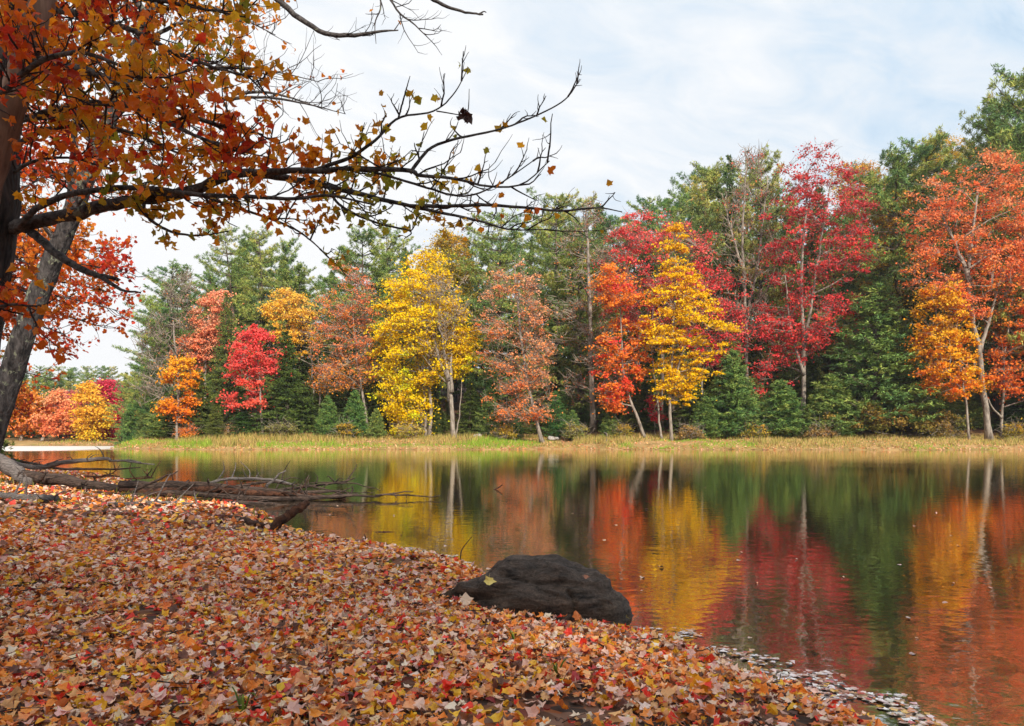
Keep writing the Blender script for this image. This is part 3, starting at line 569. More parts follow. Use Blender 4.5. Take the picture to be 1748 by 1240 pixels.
def plant(kind, x, y, h, wide=1.0, label=None, group=None, var=None):
    L_ = VAR[kind]; k = rng.integers(0, len(L_)) if var is None else var
    h0, parts = L_[k]; s = h / h0
    root = empty(NAMES[kind], (x, y, H(x, y) - .05), rng.random() * 6.28); tag(root, label, 'tree', group)
    root.scale = (s * wide, s * wide, s)
    for nm, me in parts:
        c = obj(nm, me, root)
        if nm != 'trunk': c['kind'] = 'stuff'
    return root
def plant_px(kind, px, ytop, d, wpx=None, label=None, group=None, var=None):
    x = (px - CX) / F * d; zt = CAMH + (HY - ytop) / F * d; h = max(zt - H(x, d), 1.0)
    ratio = {'pine': .36, 'spruce': .31, 'young': .5}[kind]
    wide = 1.0 if wpx is None else np.clip((wpx / F * d) / (h * ratio), .5, 2.2)
    return plant(kind, x, d, h, wide, label, group, var)
GP_ = 'tall pines of the far shore'; GS = 'dark spruces of the far shore'; GY = 'young pines at the edge of the far wood'
plant_px('pine', 290, 455, 79, 120, 'leftmost tall pine with sparse grey green crown at the end of the wood', GP_, 0)
plant_px('spruce', 385, 500, 75.5, 80, 'dark narrow spruce between the salmon maple and the scarlet maple', GS, 2)
plant_px('spruce', 345, 630, 73.5, 70, 'dark spruce in front of the salmon maple, right of the small orange maple', GS, 1)
plant_px('spruce', 490, 565, 74, 110, 'broad dark spruce right of the scarlet maple', GS, 0)
plant_px('spruce', 415, 668, 72.5, 60, 'low dark spruce left of the scarlet maple trunk', GS, 1)
plant_px('spruce', 525, 640, 76, 70, 'dark spruce under the pale golden birch', GS, 2)
plant_px('spruce', 370, 690, 71.5, 50, 'short yellow green spruce at the waterside left of the scarlet maple', GS, 1)
plant_px('pine', 405, 400, 84, 120, 'tall pine rising above the salmon maple', GP_, 2)
plant_px('pine', 452, 396, 86, 110, 'tall blue green pine above the scarlet maple', GP_, 4)
plant_px('pine', 492, 415, 88, 70, 'slim pine right of the blue green pine above the scarlet maple', GP_, 3)
plant_px('spruce', 512, 452, 83, 90, 'olive spruce above the pale golden birch', GS, 0)
plant_px('pine', 620, 398, 84, 130, 'brownish pine above the rust orange maple', GP_, 1)
plant_px('pine', 668, 384, 86, 110, 'tall pine between the rust maple and the big yellow maple', GP_, 2)
plant_px('pine', 850, 372, 84, 150, 'broad green pine left above the peach maple', GP_, 0)
plant_px('pine', 950, 345, 85, 140, 'tall green pine above and right of the peach maple', GP_, 2)
plant_px('pine', 990, 420, 81, 110, 'olive pine standing among the twigs of the thick grey bare tree', GP_, 3)
plant_px('pine', 1195, 292, 83, 130, 'dark green pine left of the white bare tree', GP_, 4)
plant_px('spruce', 1243, 264, 84, 120, 'tall dark spruce directly behind the white bare tree', GS, 2)
plant_px('pine', 1298, 268, 82, 110, 'green pine with dense top right of the white bare tree', GP_, 0)
plant_px('pine', 1535, 262, 82, 170, 'wide layered pine between the tallest crimson maple and the coral maple', GP_, 1)
plant_px('pine', 1590, 240, 84, 150, 'pine with rounded top on the skyline left above the coral maple', GP_, 3)
plant_px('pine', 1735, 128, 75, 170, 'tallest blue green pine, highest treetop on the right', GP_, 2)
plant_px('pine', 1768, 118, 73, 190, 'dense pine leaning against the highest treetop at the edge of the view', GP_, 3)
plant_px('pine', 1700, 188, 77, 130, 'pine left below the highest treetop', GP_, 0)
plant_px('pine', 1880, 150, 78, 160, 'tall pine just past the highest treetop', GP_, 4)
plant_px('young', 1495, 487, 73, 215, 'large bushy blue green pine between the crimson maple and golden maple', GY, 1)
plant_px('young', 1250, 600, 73, 105, 'bushy green pine right of the central yellow maple', GY, 0)
plant_px('young', 1335, 650, 72.5, 95, 'low bushy pine at the foot of the tallest crimson maple', GY, 2)
plant_px('young', 1420, 640, 72, 110, 'green pine just right of the tallest crimson maple trunk', GY, 0)
plant_px('young', 1203, 678, 72, 60, 'small dark pine just right of the twin pale stems', GY, 2)
plant_px('spruce', 802, 655, 74.5, 75, 'small fir tree right of the pale forked trunk', GS, 0)
plant_px('young', 836, 665, 73.5, 60, 'soft green young pine left of the leaning peach maple', GY, 1)
plant_px('spruce', 752, 690, 74.5, 45, 'small fir between the yellow maple trunk and the pale forked trunk', GS, 1)
plant_px('young', 560, 676, 73, 50, 'blue green young pine under the rust maple', GY, 0)
plant_px('young', 606, 668, 73.5, 52, 'grey green young pine beside the rust maple trunk', GY, 2)
plant_px('young', 642, 698, 73, 34, 'small young pine left under the big yellow maple', GY, 2)
plant_px('young', 948, 668, 75, 55, 'green young pine right of the leaning peach trunk', GY, 1)
plant_px('young', 978, 700, 73, 34, 'tiny pine left of the thick grey trunk', GY, 2)
plant_px('young', 1042, 702, 72.5, 42, 'tiny blue green pine right of the thick grey trunk', GY, 0)
plant_px('young', 880, 706, 72.5, 30, 'tiny pine left of the base of the leaning trunk', GY, 2)
plant_px('spruce', 1180, 620, 75.5, 90, 'dark spruce behind the central yellow maple', GS, 2)
plant_px('spruce', 1085, 640, 76, 80, 'dark spruce behind the slanting orange maple', GS, 0)
plant_px('spruce', 1600, 600, 75, 110, 'dark spruce behind the golden orange maple', GS, 2)
plant_px('spruce', 1740, 600, 74, 110, 'dark spruce behind the slim grey trunk at the edge', GS, 0)
plant_px('young', 1590, 700, 73, 60, 'low dark young pine under the golden orange maple', GY, 2)
for i, (px, yt, d) in enumerate([(208, 664, 92), (232, 660, 90), (252, 668, 88), (222, 690, 86), (246, 700, 85)]):
    plant_px('young' if i > 2 else 'pine', px, yt, d, 44, ['light green pine beside the deep crimson inlet maple', 'middle light green pine of the clump left of the small orange maple', 'light green pine at the right of the inlet clump', 'low light green pine in front of the inlet clump', 'low pine between the inlet clump and the small orange maple'][i], 'light green pines at the mouth of the inlet', i % 3)
# the wood behind: row after row
SKX = [-300, 0, 60, 150, 232, 250, 280, 330, 345, 400, 440, 500, 520, 555, 600, 660, 705, 730, 800, 850, 900, 960, 1000, 1060, 1130, 1180, 1240, 1300, 1330, 1400, 1460, 1500, 1560, 1640, 1680, 1740, 2100]
SKY = [640, 630, 622, 618, 628, 560, 470, 480, 470, 408, 400, 425, 455, 452, 410, 392, 412, 425, 408, 380, 384, 345, 352, 342, 340, 300, 275, 275, 330, 320, 300, 280, 250, 245, 220, 150, 200]
LM = [(300, 'the small orange maple'), (350, 'the salmon maple'), (440, 'the scarlet maple'), (535, 'the golden birch'), (620, 'the rust maple'), (725, 'the big yellow maple'), (890, 'the peach maple'),
      (1010, 'the thick grey bare tree'), (1080, 'the slanting orange maple'), (1150, 'the central yellow maple'), (1272, 'the white bare tree'), (1375, 'the tallest crimson maple'), (1495, 'the bushy blue green pine'), (1600, 'the golden maple'), (1690, 'the coral maple'), (1780, 'the highest treetop')]
rows = [(80, 'close', 44, .30), (87, 'some way', 46, .66), (95, 'far', 44, .92), (104, 'deep', 40, 1.0)]
r = np.random.default_rng(99)
for d, word, step, frac in rows:
    px = 262 + r.uniform(0, 20)
    while px < 1960:
        pj = px + r.uniform(-10, 10); top = np.interp(pj, SKX, SKY); kind = 'pine' if r.random() < .68 else 'spruce'
        ytop = 700 - (700 - top - r.uniform(-4, 24)) * frac * r.uniform(.93, 1.02)
        lm = min(LM, key=lambda q_: abs(q_[0] - pj)); side = 'left of' if pj < lm[0] - 12 else ('right of' if pj > lm[0] + 12 else 'right behind')
        lab = f"{'green pine' if kind == 'pine' else 'dark spruce'} {word} behind the shore, {side} {lm[1]}"
        plant_px(kind, pj, ytop, d + r.uniform(-2.5, 2.5), None, lab, 'conifers of the wood behind the far shore')
        px += step * r.uniform(.8, 1.2)
inl = ['far left end', 'orange inlet maples', 'peach inlet maple', 'dull red inlet maple', 'yellow inlet maple', 'crimson inlet maple', 'light green inlet pines']
for d, word, step, off in ((112, 'in front', 24, 34), (122, 'in the middle', 24, 16), (135, 'at the back', 22, 0)):
    px = -150
    while px < 262:
        top = np.interp(px, SKX, SKY) if px < 235 else 625
        lm = inl[int(np.clip((px + 10) / 38, 0, 6))]
        plant_px('pine' if r.random() < .8 else 'spruce', px, top + off + r.uniform(-3, 12), d + r.uniform(-4, 4), 42, f"hazy green pine {word} of the inlet wood, behind the {lm}", 'pines of the inlet wood')
        px += step * r.uniform(.8, 1.2)
for i, px in enumerate(np.arange(-60, 240, 26)):
    plant_px('spruce', px + r.uniform(-6, 6), 712 + r.uniform(-12, 8), 108, 30, f"low dark spruce under the {inl[int(np.clip((px + 10) / 38, 0, 6))]}", 'low dark spruces of the inlet shore')
# dark understorey of the main wood
for i, px in enumerate(np.arange(270, 1900, 38)):
    lm = min(LM, key=lambda q_: abs(q_[0] - px)); side = 'left of' if px < lm[0] - 12 else ('right of' if px > lm[0] + 12 else 'behind')
    plant_px('spruce' if i % 3 else 'young', px + r.uniform(-8, 8), r.uniform(640, 690), 77 + r.uniform(-1, 1.5), r.uniform(50, 80), f"{'dark' if i % 3 else 'green'} undergrowth conifer in the shade {side} {lm[1]}", 'undergrowth conifers of the far wood')

GAIN[:] = [1.0, 1.0]
# ------------------------------------------------------------------ grass and stones of the far bank
n = 42000; xs = rng.uniform(-62, 66, n); f = rng.uniform(0, 1, n) ** 1.3 * 8.5 + .25; ysg = yshore(xs) + f
keep = (vnoise(xs * .4, ysg * .6, 3.0) > .22) & ((xs > -38) | (rng.random(n) < .3)); xs, ysg, f = xs[keep], ysg[keep], f[keep]; n = len(xs)
zg = height(xs, ysg); hh = rng.uniform(.16, .60, n) * (.25 + 1.2 * vnoise(xs * .3, ysg * .3, 9.0)) * np.clip(f / 1.5, .3, 1)
gsel = (vnoise(xs * .16 + 5, ysg * .3, 2.0) > .50) & (f < 5)
cg = np.where(gsel[:, None], pal_colors([(116, 150, 40), (158, 176, 66)], rng.random(n)), pal_colors([(196, 172, 108), (170, 158, 78), (196, 158, 104), (134, 140, 60), (108, 84, 50)], rng.random(n)))
B = np.stack([xs, ysg, zg - .03], -1); lean = rng.normal(size=(n, 3)) * .28 * hh[:, None]; lean[:, 2] = hh
wv = np.stack([rng.uniform(.03, .09, n), np.zeros(n), np.zeros(n)], -1)
V = np.stack([B - wv / 2, B + wv / 2, B + lean], 1)
g = Geo(); g.add(V.reshape(-1, 3), np.arange(n * 3).reshape(-1, 3), np.repeat(cg, 3, 0))
o = g.build('grass', M['grass']); tag(o, 'tan and green grass growing along the far shore', 'grass', kind='stuff')
# fallen leaves on the far bank
n = 7000; xs = rng.uniform(-60, 62, n); f = rng.uniform(0, 1, n) ** 1.6 * 9 + .02; ysl = yshore(xs) + f; zl = height(xs, ysl) + .03
g = Geo(); kites(g, np.stack([xs, ysl, zl + rng.random(n) * .05], -1), rng.normal(size=(n, 3)) * .35 + np.array([0, -.2, 1]), .17, .14, pal_colors([(206, 150, 120), (216, 170, 136), (200, 120, 66), (180, 100, 60), (214, 160, 96)], rng.random(n)))
o = g.build('leaf_litter', M['litter']); tag(o, 'pinkish fallen leaves strewn over the far bank', 'leaf litter', kind='stuff')
def stone(name, loc, size, label, group=None, seed=0):
    bm_ = []
    import bmesh
    b = bmesh.new(); bmesh.ops.create_icosphere(b, subdivisions=3, radius=1)
    for v_ in b.verts:
        k = 1 + .35 * mnoise.noise(v_.co * 1.3 + Vector((seed * 3.1, 0, 0))); v_.co = Vector((v_.co.x * size[0], v_.co.y * size[1], v_.co.z * size[2])) * k
    me = bpy.data.meshes.new(name); b.to_mesh(me); b.free(); me.materials.append(M['stone'])
    for p_ in me.polygons: p_.use_smooth = True
    o = obj(name, me, None, loc); tag(o, label, 'stone', group); return o
for i, (px, s, lab) in enumerate([(818, .34, 'pale grey stone in the grass right of the pale forked trunk'), (811, .22, 'small pale stone beside the larger grey stone in the grass'), (941, .38, 'pale boulder in the grass right of the leaning peach trunk'), (950, .26, 'smaller stone touching the pale boulder right of the leaning trunk')]):
    q = P(px, 743, 72.5); stone('stone', (q[0], 72.5, H(q[0], 72.5) + .2), (s, s, s * .65), lab, 'stones on the far bank', i)
q = P(1035, 740, 69.5); g = Geo(); tube(g, smoothpath([(q[0], 69.5, H(q[0], 69.5) - .05), (q[0] + .05, 69.5, 1.35), (q[0] - .22, 69.5, 1.55)], 6), np.linspace(.07, .04, 6), 6)
o = g.build('stump', M['pale_log'], None, q * [1, 1, 0], True, q * [1, 1, 0]); tag(o, 'thin broken white stump in the grass left of the slanting orange maple', 'stump')

# ------------------------------------------------------------------ boulder at the water's edge
import bmesh
b = bmesh.new(); bmesh.ops.create_icosphere(b, subdivisions=6, radius=1)
rc = np.array([0.29, 5.35, 0.0])
oX = [-.93, -.86, -.74, -.6, -.5, -.39, -.28, -.18, -.07, .03, .118, .31, .436, .54, .585, .61]; oZ = [.08, .13, .185, .245, .30, .355, .39, .41, .42, .405, .37, .345, .265, .15, .07, 0.0]
wX = [-.93, -.75, -.6, -.45, -.2, .1, .4, .54, .61]; wW = [.02, .07, .22, .33, .40, .43, .36, .24, .08]
Vs = np.array([v_.co for v_ in b.verts])
ang = Vs.copy(); X_ = ang[:, 0]; xx = np.where(X_ < 0, X_ * .93, X_ * .61)
top = np.interp(xx, oX, oZ) + .0
rho = np.sqrt(np.clip(1 - X_ ** 2, 1e-4, 1)); zn = ang[:, 2] / rho; yn = ang[:, 1] / rho
zf = np.sign(zn) * np.abs(zn) ** .8
zz_ = np.where(zn > 0, zf * (top + .05) - .05, zn * .3 - .05)
yy_ = yn * np.interp(xx, wX, wW)
V = np.stack([xx, yy_, zz_], -1)
strat = np.array([mnoise.fractal(Vector((p[0] * 1.6, p[1] * 1.6, (p[2] + .10 * p[0] + .03 * math.sin(p[0] * 9)) * 15)), .8, 2.0, 4) for p in V])
big = np.array([mnoise.noise(Vector(p * 2.7) + Vector((4, 2, 1))) for p in V])
fine = np.array([mnoise.fractal(Vector(p * 14), .9, 2.0, 3) for p in V])
fac = np.array([mnoise.voronoi(Vector((p[0] * 3.4 + 2, p[1] * 3.4, p[2] * 5.5)))[0][0] for p in V]) - .35
rdg = np.array([abs(mnoise.noise(Vector((p[0] * 5 + 3, p[1] * 5, p[2] * 9)))) + .5 * abs(mnoise.noise(Vector((p[0] * 13, p[1] * 13 + 5, p[2] * 24)))) for p in V]) - .3
nrm = norm(Vs * np.array([.6, 1, 1]))
crack = np.exp(-((V[:, 0] - .10 - .03 * np.sin(V[:, 2] * 14)) / .012) ** 2) * (V[:, 2] < .24) * (V[:, 1] < 0)
zc = V[:, 2] - (.175 + .10 * (V[:, 0] + .6)); crev = np.exp(-(zc / .02) ** 2) * sstep(-.25, -.5, V[:, 0]) * (V[:, 1] < 0) + .45 * np.exp(-((V[:, 2] - .29 + .10 * V[:, 0]) / .012) ** 2) * (V[:, 1] < 0) * sstep(.35, .1, V[:, 0])
V = V + nrm * (strat * .022 + big * .045 + fine * .012 + rdg * .018 - fac * .075 - crack * .04 - crev * .06)[:, None]
for v_, c in zip(b.verts, V): v_.co = Vector(c)
me = bpy.data.meshes.new('boulder'); b.to_mesh(me); b.free(); me.materials.append(M['rock'])
for p_ in me.polygons: p_.use_smooth = True
boulder = obj('boulder', me, None, rc + [0, 0, 0.01]); tag(boulder, 'big dark brown banded boulder at the water edge half ringed by fallen leaves', 'boulder')

# ------------------------------------------------------------------ fallen leaves of the near bank
LC = {'pale pink': ((232, 188, 168), .24), 'tan': ((226, 168, 112), .20), 'orange': ((240, 138, 44), .18), 'rust brown': ((198, 114, 62), .14), 'yellow': ((248, 188, 44), .12),
      'red': ((220, 58, 38), .07), 'dark red': ((132, 44, 44), .04), 'cream': ((238, 214, 190), .09), 'dark brown': ((88, 52, 38), .10)}
names_ = list(LC); cols_ = lin([LC[k][0] for k in names_]); prob = np.array([LC[k][1] for k in names_]); prob /= prob.sum()
def scatter(n, x0, x1, y0, y1, fn):
    x = rng.uniform(x0, x1, n); y = rng.uniform(y0, y1, n); k = fn(x, y); return x[k], y[k]
def litter(x, y, layers=.055, tilt=.6):
    n = len(x); z = height(x, y) + .006 + rng.random(n) ** 1.5 * layers
    ci = rng.choice(len(names_), n, p=prob); c = 1.65 * cols_[ci] * np.exp(rng.normal(size=(n, 1)) * .32) * (1 + rng.normal(size=(n, 3)) * np.array([.03, .05, .05]))
    tl = np.abs(rng.normal(size=n)) * tilt; R = rotmats(rng.random(n) * 6.283, tl, rng.random(n) * 6.283)
    return np.stack([x, y, z], -1), ci, softcap(c, .84), R, tl
def land(x, y): return sdist(x, y) > -.02
def infield(x, y, m_=1.15): return np.abs(x) < (y * .694 * m_ + .6)
def clearrock(x, y): return ((x - .29) / .58) ** 2 + ((y - 5.42) / .36) ** 2 > 1
patch = lambda x, y: (fbm(x * 1.4, y * 1.4, 5.0, 3) + rng.random(np.shape(x)) * .22 > .36 + .13 * np.exp(-((x - .55) / .7) ** 2 - ((y - 3.7) / .5) ** 2) + .10 * np.exp(-((x - .1) / .5) ** 2 - ((y - 2.9) / .25) ** 2))
g = Geo()
x, y = scatter(88000, -7, 2.2, 2.3, 8.5, lambda x, y: land(x, y) & infield(x, y) & clearrock(x, y) & patch(x, y))
pz, ci, cc, R, tl = litter(x, y); sz = rng.uniform(.021, .050, len(x)) * rng.choice([.8, 1, 1.15], len(x)); near = (y < 4.4) & (np.abs(x) < .66 * y) & (y > 2.65)
big_i = np.nonzero(near)[0]; big_i = big_i[np.argsort(-sz[big_i] / y[big_i])][:290]
mask = np.ones(len(x), bool); mask[big_i] = False
nfar = mask & (y >= 5.5); nnear = mask & (y < 5.5)
bulk(g, TEMPL, pz[nnear], sz[nnear], R[nnear], cc[nnear]); print('near leaves', nnear.sum(), nfar.sum())
bulk(g, STEMPL, pz[nfar], sz[nfar] * 1.1, R[nfar], cc[nfar])
x, y = scatter(40000, -20, 0, 8.5, 24, lambda x, y: land(x, y) & infield(x, y, 1.1) & patch(x, y))
p2, c2, cc2, R2, _ = litter(x, y, .05); bulk(g, STEMPL, p2, rng.uniform(.045, .08, len(x)), R2, cc2)
x, y = scatter(7000, -8, 4, -3, 3, lambda x, y: land(x, y) & ~infield(x, y))
p2, c2, cc2, R2, _ = litter(x, y, .04); bulk(g, STEMPL, p2, rng.uniform(.05, .08, len(x)), R2, cc2)
o = g.build('leaf_litter', M['litter']); tag(o, 'deep litter of fallen maple leaves covering the near bank', 'leaf litter', kind='stuff')
lm_px = [(0.29, 4.7, 'under the boulder'), (1.4, 3.6, 'right of the boulder'), (-.5, 4.2, 'left below the boulder'), (-1.2, 3.0, 'bottom centre left'), (0.2, 2.9, 'bottom centre'), (1.0, 3.0, 'bottom by the waterline'),
         (-2.4, 4.2, 'left side of the bank'), (-1.5, 4.0, 'middle of the bank'), (-1.9, 2.9, 'bottom left corner'), (.6, 4.0, 'on mud below the boulder')]
LT = [mesh('fallen_leaf', V_, T_, M['litter_obj']) for V_, T_ in TEMPL]
from mathutils import Matrix
def posed(name, me, pos, R, s, color, parent=None):
    o = bpy.data.objects.new(name, me); col.objects.link(o)
    if parent is not None: o.parent = parent
    m4 = Matrix([list(map(float, R[i] * s)) + [float(pos[i])] for i in range(3)] + [[0, 0, 0, 1]]); o.matrix_basis = m4
    o.color = (*[float(c) for c in color], 1); return o
for k, i in enumerate(big_i):
    pos_ = pz[i] + [0, 0, .012]; lmk = min(lm_px, key=lambda q_: math.hypot(q_[0] - pos_[0], q_[1] - pos_[1]))
    sizew = 'large' if sz[i] > .05 else 'broad'; pose = 'flat' if tl[i] < .3 else ('tilted' if tl[i] < .6 else 'upturned')
    oth = big_i[np.argsort(np.hypot(pz[big_i, 0] - pos_[0], pz[big_i, 1] - pos_[1]))[1]]
    o = posed('fallen_leaf', LT[k % len(LT)], pos_, R[i], sz[i], cc[i]); tag(o, f'{pose} {names_[ci[i]]} fallen leaf beside {names_[ci[oth]]} one, {lmk[2]}', 'leaf', 'larger fallen leaves nearest the camera')
# particular leaves
def one_leaf(px, py, colr, size, label, dz=.03, tilt=.5, k=0, d=None):
    q = GP(px, py) if d is None else P(px, py, d); R_ = rotmats(np.array([random.random() * 6]), np.array([tilt]), np.array([0.2]))[0]
    o = posed('fallen_leaf', LT[k], q + [0, 0, dz if d is None else 0], R_, size, lin(colr)); tag(o, label, 'leaf', 'single leaves that stand out')
one_leaf(430, 990, (246, 196, 30), .1, 'bright yellow maple leaf standing up in the upper middle of the bank', tilt=1.1)
one_leaf(1062, 1056, (224, 190, 40), .075, 'yellow leaf lying beside the wet foot of the boulder', k=6)
one_leaf(1190, 1185, (240, 160, 30), .1, 'orange yellow leaf standing up beside the water edge', tilt=1.0, k=2)
one_leaf(325, 1118, (240, 130, 30), .085, 'upright orange leaf left of the bank middle', tilt=1.1, k=4)
one_leaf(835, 992, (222, 196, 110), .075, 'pale yellow leaf resting on top of the boulder ledge', d=5.05, tilt=.9, k=3)
one_leaf(905, 958, (200, 90, 46), .05, 'small rust leaf stuck on the top of the boulder', d=5.4, tilt=.4, k=5)
one_leaf(985, 1052, (214, 120, 60), .06, 'orange leaf leaning on the front foot of the boulder', d=4.86, tilt=1.1, k=7)
one_leaf(1000, 985, (150, 96, 70), .04, 'small brown leaf lying high on the right shoulder of the boulder', d=5.12, tilt=.6, k=0)
one_leaf(796, 1025, (226, 196, 170), .075, 'pale leaf leaning on the left foot of the boulder', d=4.95, tilt=1.0, k=6)
one_leaf(316, 1158, (236, 190, 60), .085, 'big yellow leaf low on the left of the bank', k=1)
# floating leaves by the shore; about half painted whitish as sky sheen on wet leaves
def wet(x, y): s = sdist(x, y); q = fbm(x * 1.1 + 3, y * 1.1, 2.0, 3); return (s < .03) & (s > -(np.where(y < 5.2, .62, .34)) * (q * 3.2 - .95)) & (rng.random(np.shape(x)) < (.85 + s * 1.2) * (vnoise(x * 6, y * 9, 3.0) > .42)) & clearrock(x, y)
x, y = scatter(120000, -4, 2.6, 2.2, 10.5, wet); n = len(x); print('wet', n)
ci2 = rng.random(n); cw = np.where((ci2 < .5)[:, None], pal_colors([(216, 200, 194), (246, 238, 236), (206, 160, 140)], rng.random(n), .15), cols_[rng.choice(len(names_), n, p=prob)] * .75)
g = Geo(); bulk(g, TEMPL, np.stack([x, y, .003 + rng.random(n) * .012], -1), rng.uniform(.012, .044, n), rotmats(rng.random(n) * 6.28, np.abs(rng.normal(size=n)) * .22, rng.random(n) * 6.28) * np.array([[[1], [1], [.25]]]), np.clip(cw, .01, .9), .06)
nl = 90; dd_ = rng.uniform(1 / 60, 1 / 3.6, nl); yf = 1 / dd_; xf = rng.uniform(-.65, .69, nl) * yf; k = (sdist(xf, yf) < -.3) & (yf < 62)
xf, yf = xf[k], yf[k]; bulk(g, STEMPL, np.stack([xf, yf, np.full(len(xf), .006)], -1), rng.uniform(.02, .045, len(xf)), rotmats(rng.random(len(xf)) * 6, np.full(len(xf), .05), np.zeros(len(xf))), pal_colors([(196, 120, 70), (206, 170, 150), (200, 150, 70)], rng.random(len(xf))), .05)
o = g.build('floating_leaves', M['wet_leaf']); tag(o, 'wet leaves floating along the water edge, many painted whitish with sky sheen', 'floating leaves', kind='stuff')

# small dead twigs and needles lying through the leaves
g = Geo(); x, y = scatter(900, -8, 1.6, 2.5, 12, lambda x, y: land(x, y) & infield(x, y) & clearrock(x, y))
for xi, yi in zip(x, y):
    a_ = random.random() * 6.28; l_ = random.uniform(.05, .22); z_ = H(xi, yi) + random.uniform(.03, .075); e_ = np.array([math.cos(a_) * l_, math.sin(a_) * l_, random.uniform(-.02, .04)])
    b_ = np.array([xi, yi, z_]); tube(g, smoothpath([b_, b_ + e_ * .5 + rng.normal(size=3) * .012, b_ + e_], 5), np.linspace(1, .5, 5) * random.uniform(.0015, .0045), 4, cap=False)
o = g.build('twig_litter', M['twig_near']); tag(o, 'small dead twigs scattered among the fallen leaves', 'twigs', kind='stuff')
# moss and short grass on the near bank
n = 9000; x = rng.uniform(-16, 1.2, n); y = rng.uniform(2.6, 19, n); k = land(x, y) & infield(x, y) & (fbm(x * .8 + 9, y * .8, 1.0, 3) > np.where(y > 11, .47, .56)); x, y = x[k], y[k]; n = len(x)
hb = rng.uniform(.03, .10, n) * (1 + (y > 11)); B = np.stack([x, y, height(x, y)], -1); ln_ = rng.normal(size=(n, 3)) * .4 * hb[:, None]; ln_[:, 2] = hb; wv = rng.normal(size=(n, 3)) * .004 * (1 + y[:, None] / 8); wv[:, 2] = 0
V = np.stack([B - wv, B + wv, B + ln_], 1); g = Geo(); g.add(V.reshape(-1, 3), np.arange(n * 3).reshape(-1, 3), np.repeat(pal_colors([(70, 84, 26), (118, 122, 44), (150, 130, 70)], rng.random(n)), 3, 0))
o = g.build('grass', M['grass']); tag(o, 'thin short grass growing through the leaves of the near bank', 'grass', kind='stuff')
def tuft(px, py, label, k=9, h=.16, c=((70, 96, 34), (120, 140, 60))):
    q = GP(px, py); root = empty('grass_tuft', q); tag(root, label, 'grass tuft', 'single grass tufts in the leaf litter')
    for i in range(k):
        a = random.random() * 6.28; l_ = h * random.uniform(.5, 1.2); e_ = np.array([math.cos(a) * l_ * .8, math.sin(a) * l_ * .5, l_ * .55]); mid = e_ * .5 + [0, 0, l_ * .3]
        pth = smoothpath([(0, 0, 0), mid, e_], 6); wd = np.linspace(.006, .001, 6)[:, None] * np.array([[-math.sin(a), math.cos(a), .3]])
        V = np.stack([pth - wd, pth + wd], 1).reshape(-1, 3); Fc = [[2 * j, 2 * j + 1, 2 * j + 3, 2 * j + 2] for j in range(5)]
        cc_ = pal_colors(list(c), np.array([random.random()])); obj('blade', mesh('blade', V, Fc, M['grass'], np.repeat(cc_, len(V), 0)), root)
tuft(950, 1158, 'small green grass tuft below the boulder', 7, .13)
tuft(880, 1102, 'thin arching green grass blade tuft just under the boulder', 4, .2)
tuft(134, 1010, 'short grass tuft at the left of the bank', 5, .1)
tuft(437, 1005, 'green grass blades beside the bright yellow leaf', 5, .1)
tuft(538, 1028, 'two green blades in the middle of the bank', 4, .08)
tuft(70, 1185, 'grass blades at the bottom left of the bank', 6, .14)
tuft(415, 1225, 'arching grass blades at the bottom of the bank', 5, .16)

# ------------------------------------------------------------------ logs, driftwood and sticks
def stick(name, px, rr_, mat, label, cat, group=None, side=None, dep=None, sides=10, rough=.07, n=18, zoff=0.0):
    "px: (x, y, depth) triples"
    pts = np.array([P(*q) if len(q) == 3 else GP(*q) + [0, 0, rr_[0]] for q in px]); o0 = pts[0].copy()
    g = Geo(); pth = smoothpath(pts, n); pth[1:-1] += rng.normal(size=(n - 2, 3)) * np.mean(rr_) * .12
    tube(g, pth, np.interp(np.linspace(0, 1, n), np.linspace(0, 1, len(rr_)), rr_), sides, rough)
    o = g.build(name, mat, None, o0, True, o0); tag(o, label, cat, group)
    for s_ in side or []:
        q_ = np.array([P(*v_) for v_ in s_[0]]); g2 = Geo(); m_ = 9; p_ = smoothpath(q_, m_); p_[1:-1] += rng.normal(size=(m_ - 2, 3)) * s_[1] * .3
        tube(g2, p_, np.linspace(s_[1], s_[1] * .35, m_), 6, .06); g2.build('branch', mat, o, o0, True)
    if group and rr_[0] < .17:
        for _ in range(7):
            j = random.randrange(3, n - 1); a_ = pth[j]; l_ = random.uniform(.2, .6); dv = norm((pth[-1] - pth[0]) / 2 * random.uniform(.1, .5) + rng.normal(size=3) * .5 + np.array([0, 0, .35]))
            p_ = smoothpath([a_, a_ + dv * l_ * .5 + rng.normal(size=3) * .05, a_ + dv * l_ + np.array([0, 0, -.08 * l_])], 7); p_[:, 2] = np.maximum(p_[:, 2], .02)
            g2 = Geo(); tube(g2, p_, np.linspace(.018, .005, 7), 5, .06); g2.build('twig', mat, o, o0, True)
    return o
GD = 'dead logs washed up across the shore'
D = 14.6
stick('fallen_log', [(-30, 775, 16.5), (20, 800, 15.9), (52, 826, 15.4)], [.19, .16, .11], M['pale_log'], 'thick pale peeled log end slanting down at the left edge', 'log', GD)
stick('fallen_log', [(38, 812, 15.6), (90, 818, 15.4), (150, 827, 15.2), (215, 836, 15), (300, 842, 14.9), (420, 838, 14.8)], [.125, .12, .105, .08, .065, .05], M['log'], 'long thick dark log lying in front of the pale log end', 'log', GD,
      side=[([(66, 824, 15.2), (74, 812, 15.1), (82, 806, 15.1)], .05), ([(130, 830, 15.0), (142, 826, 15), (150, 821, 15)], .04), ([(146, 832, 15.), (148, 842, 14.9)], .035)])
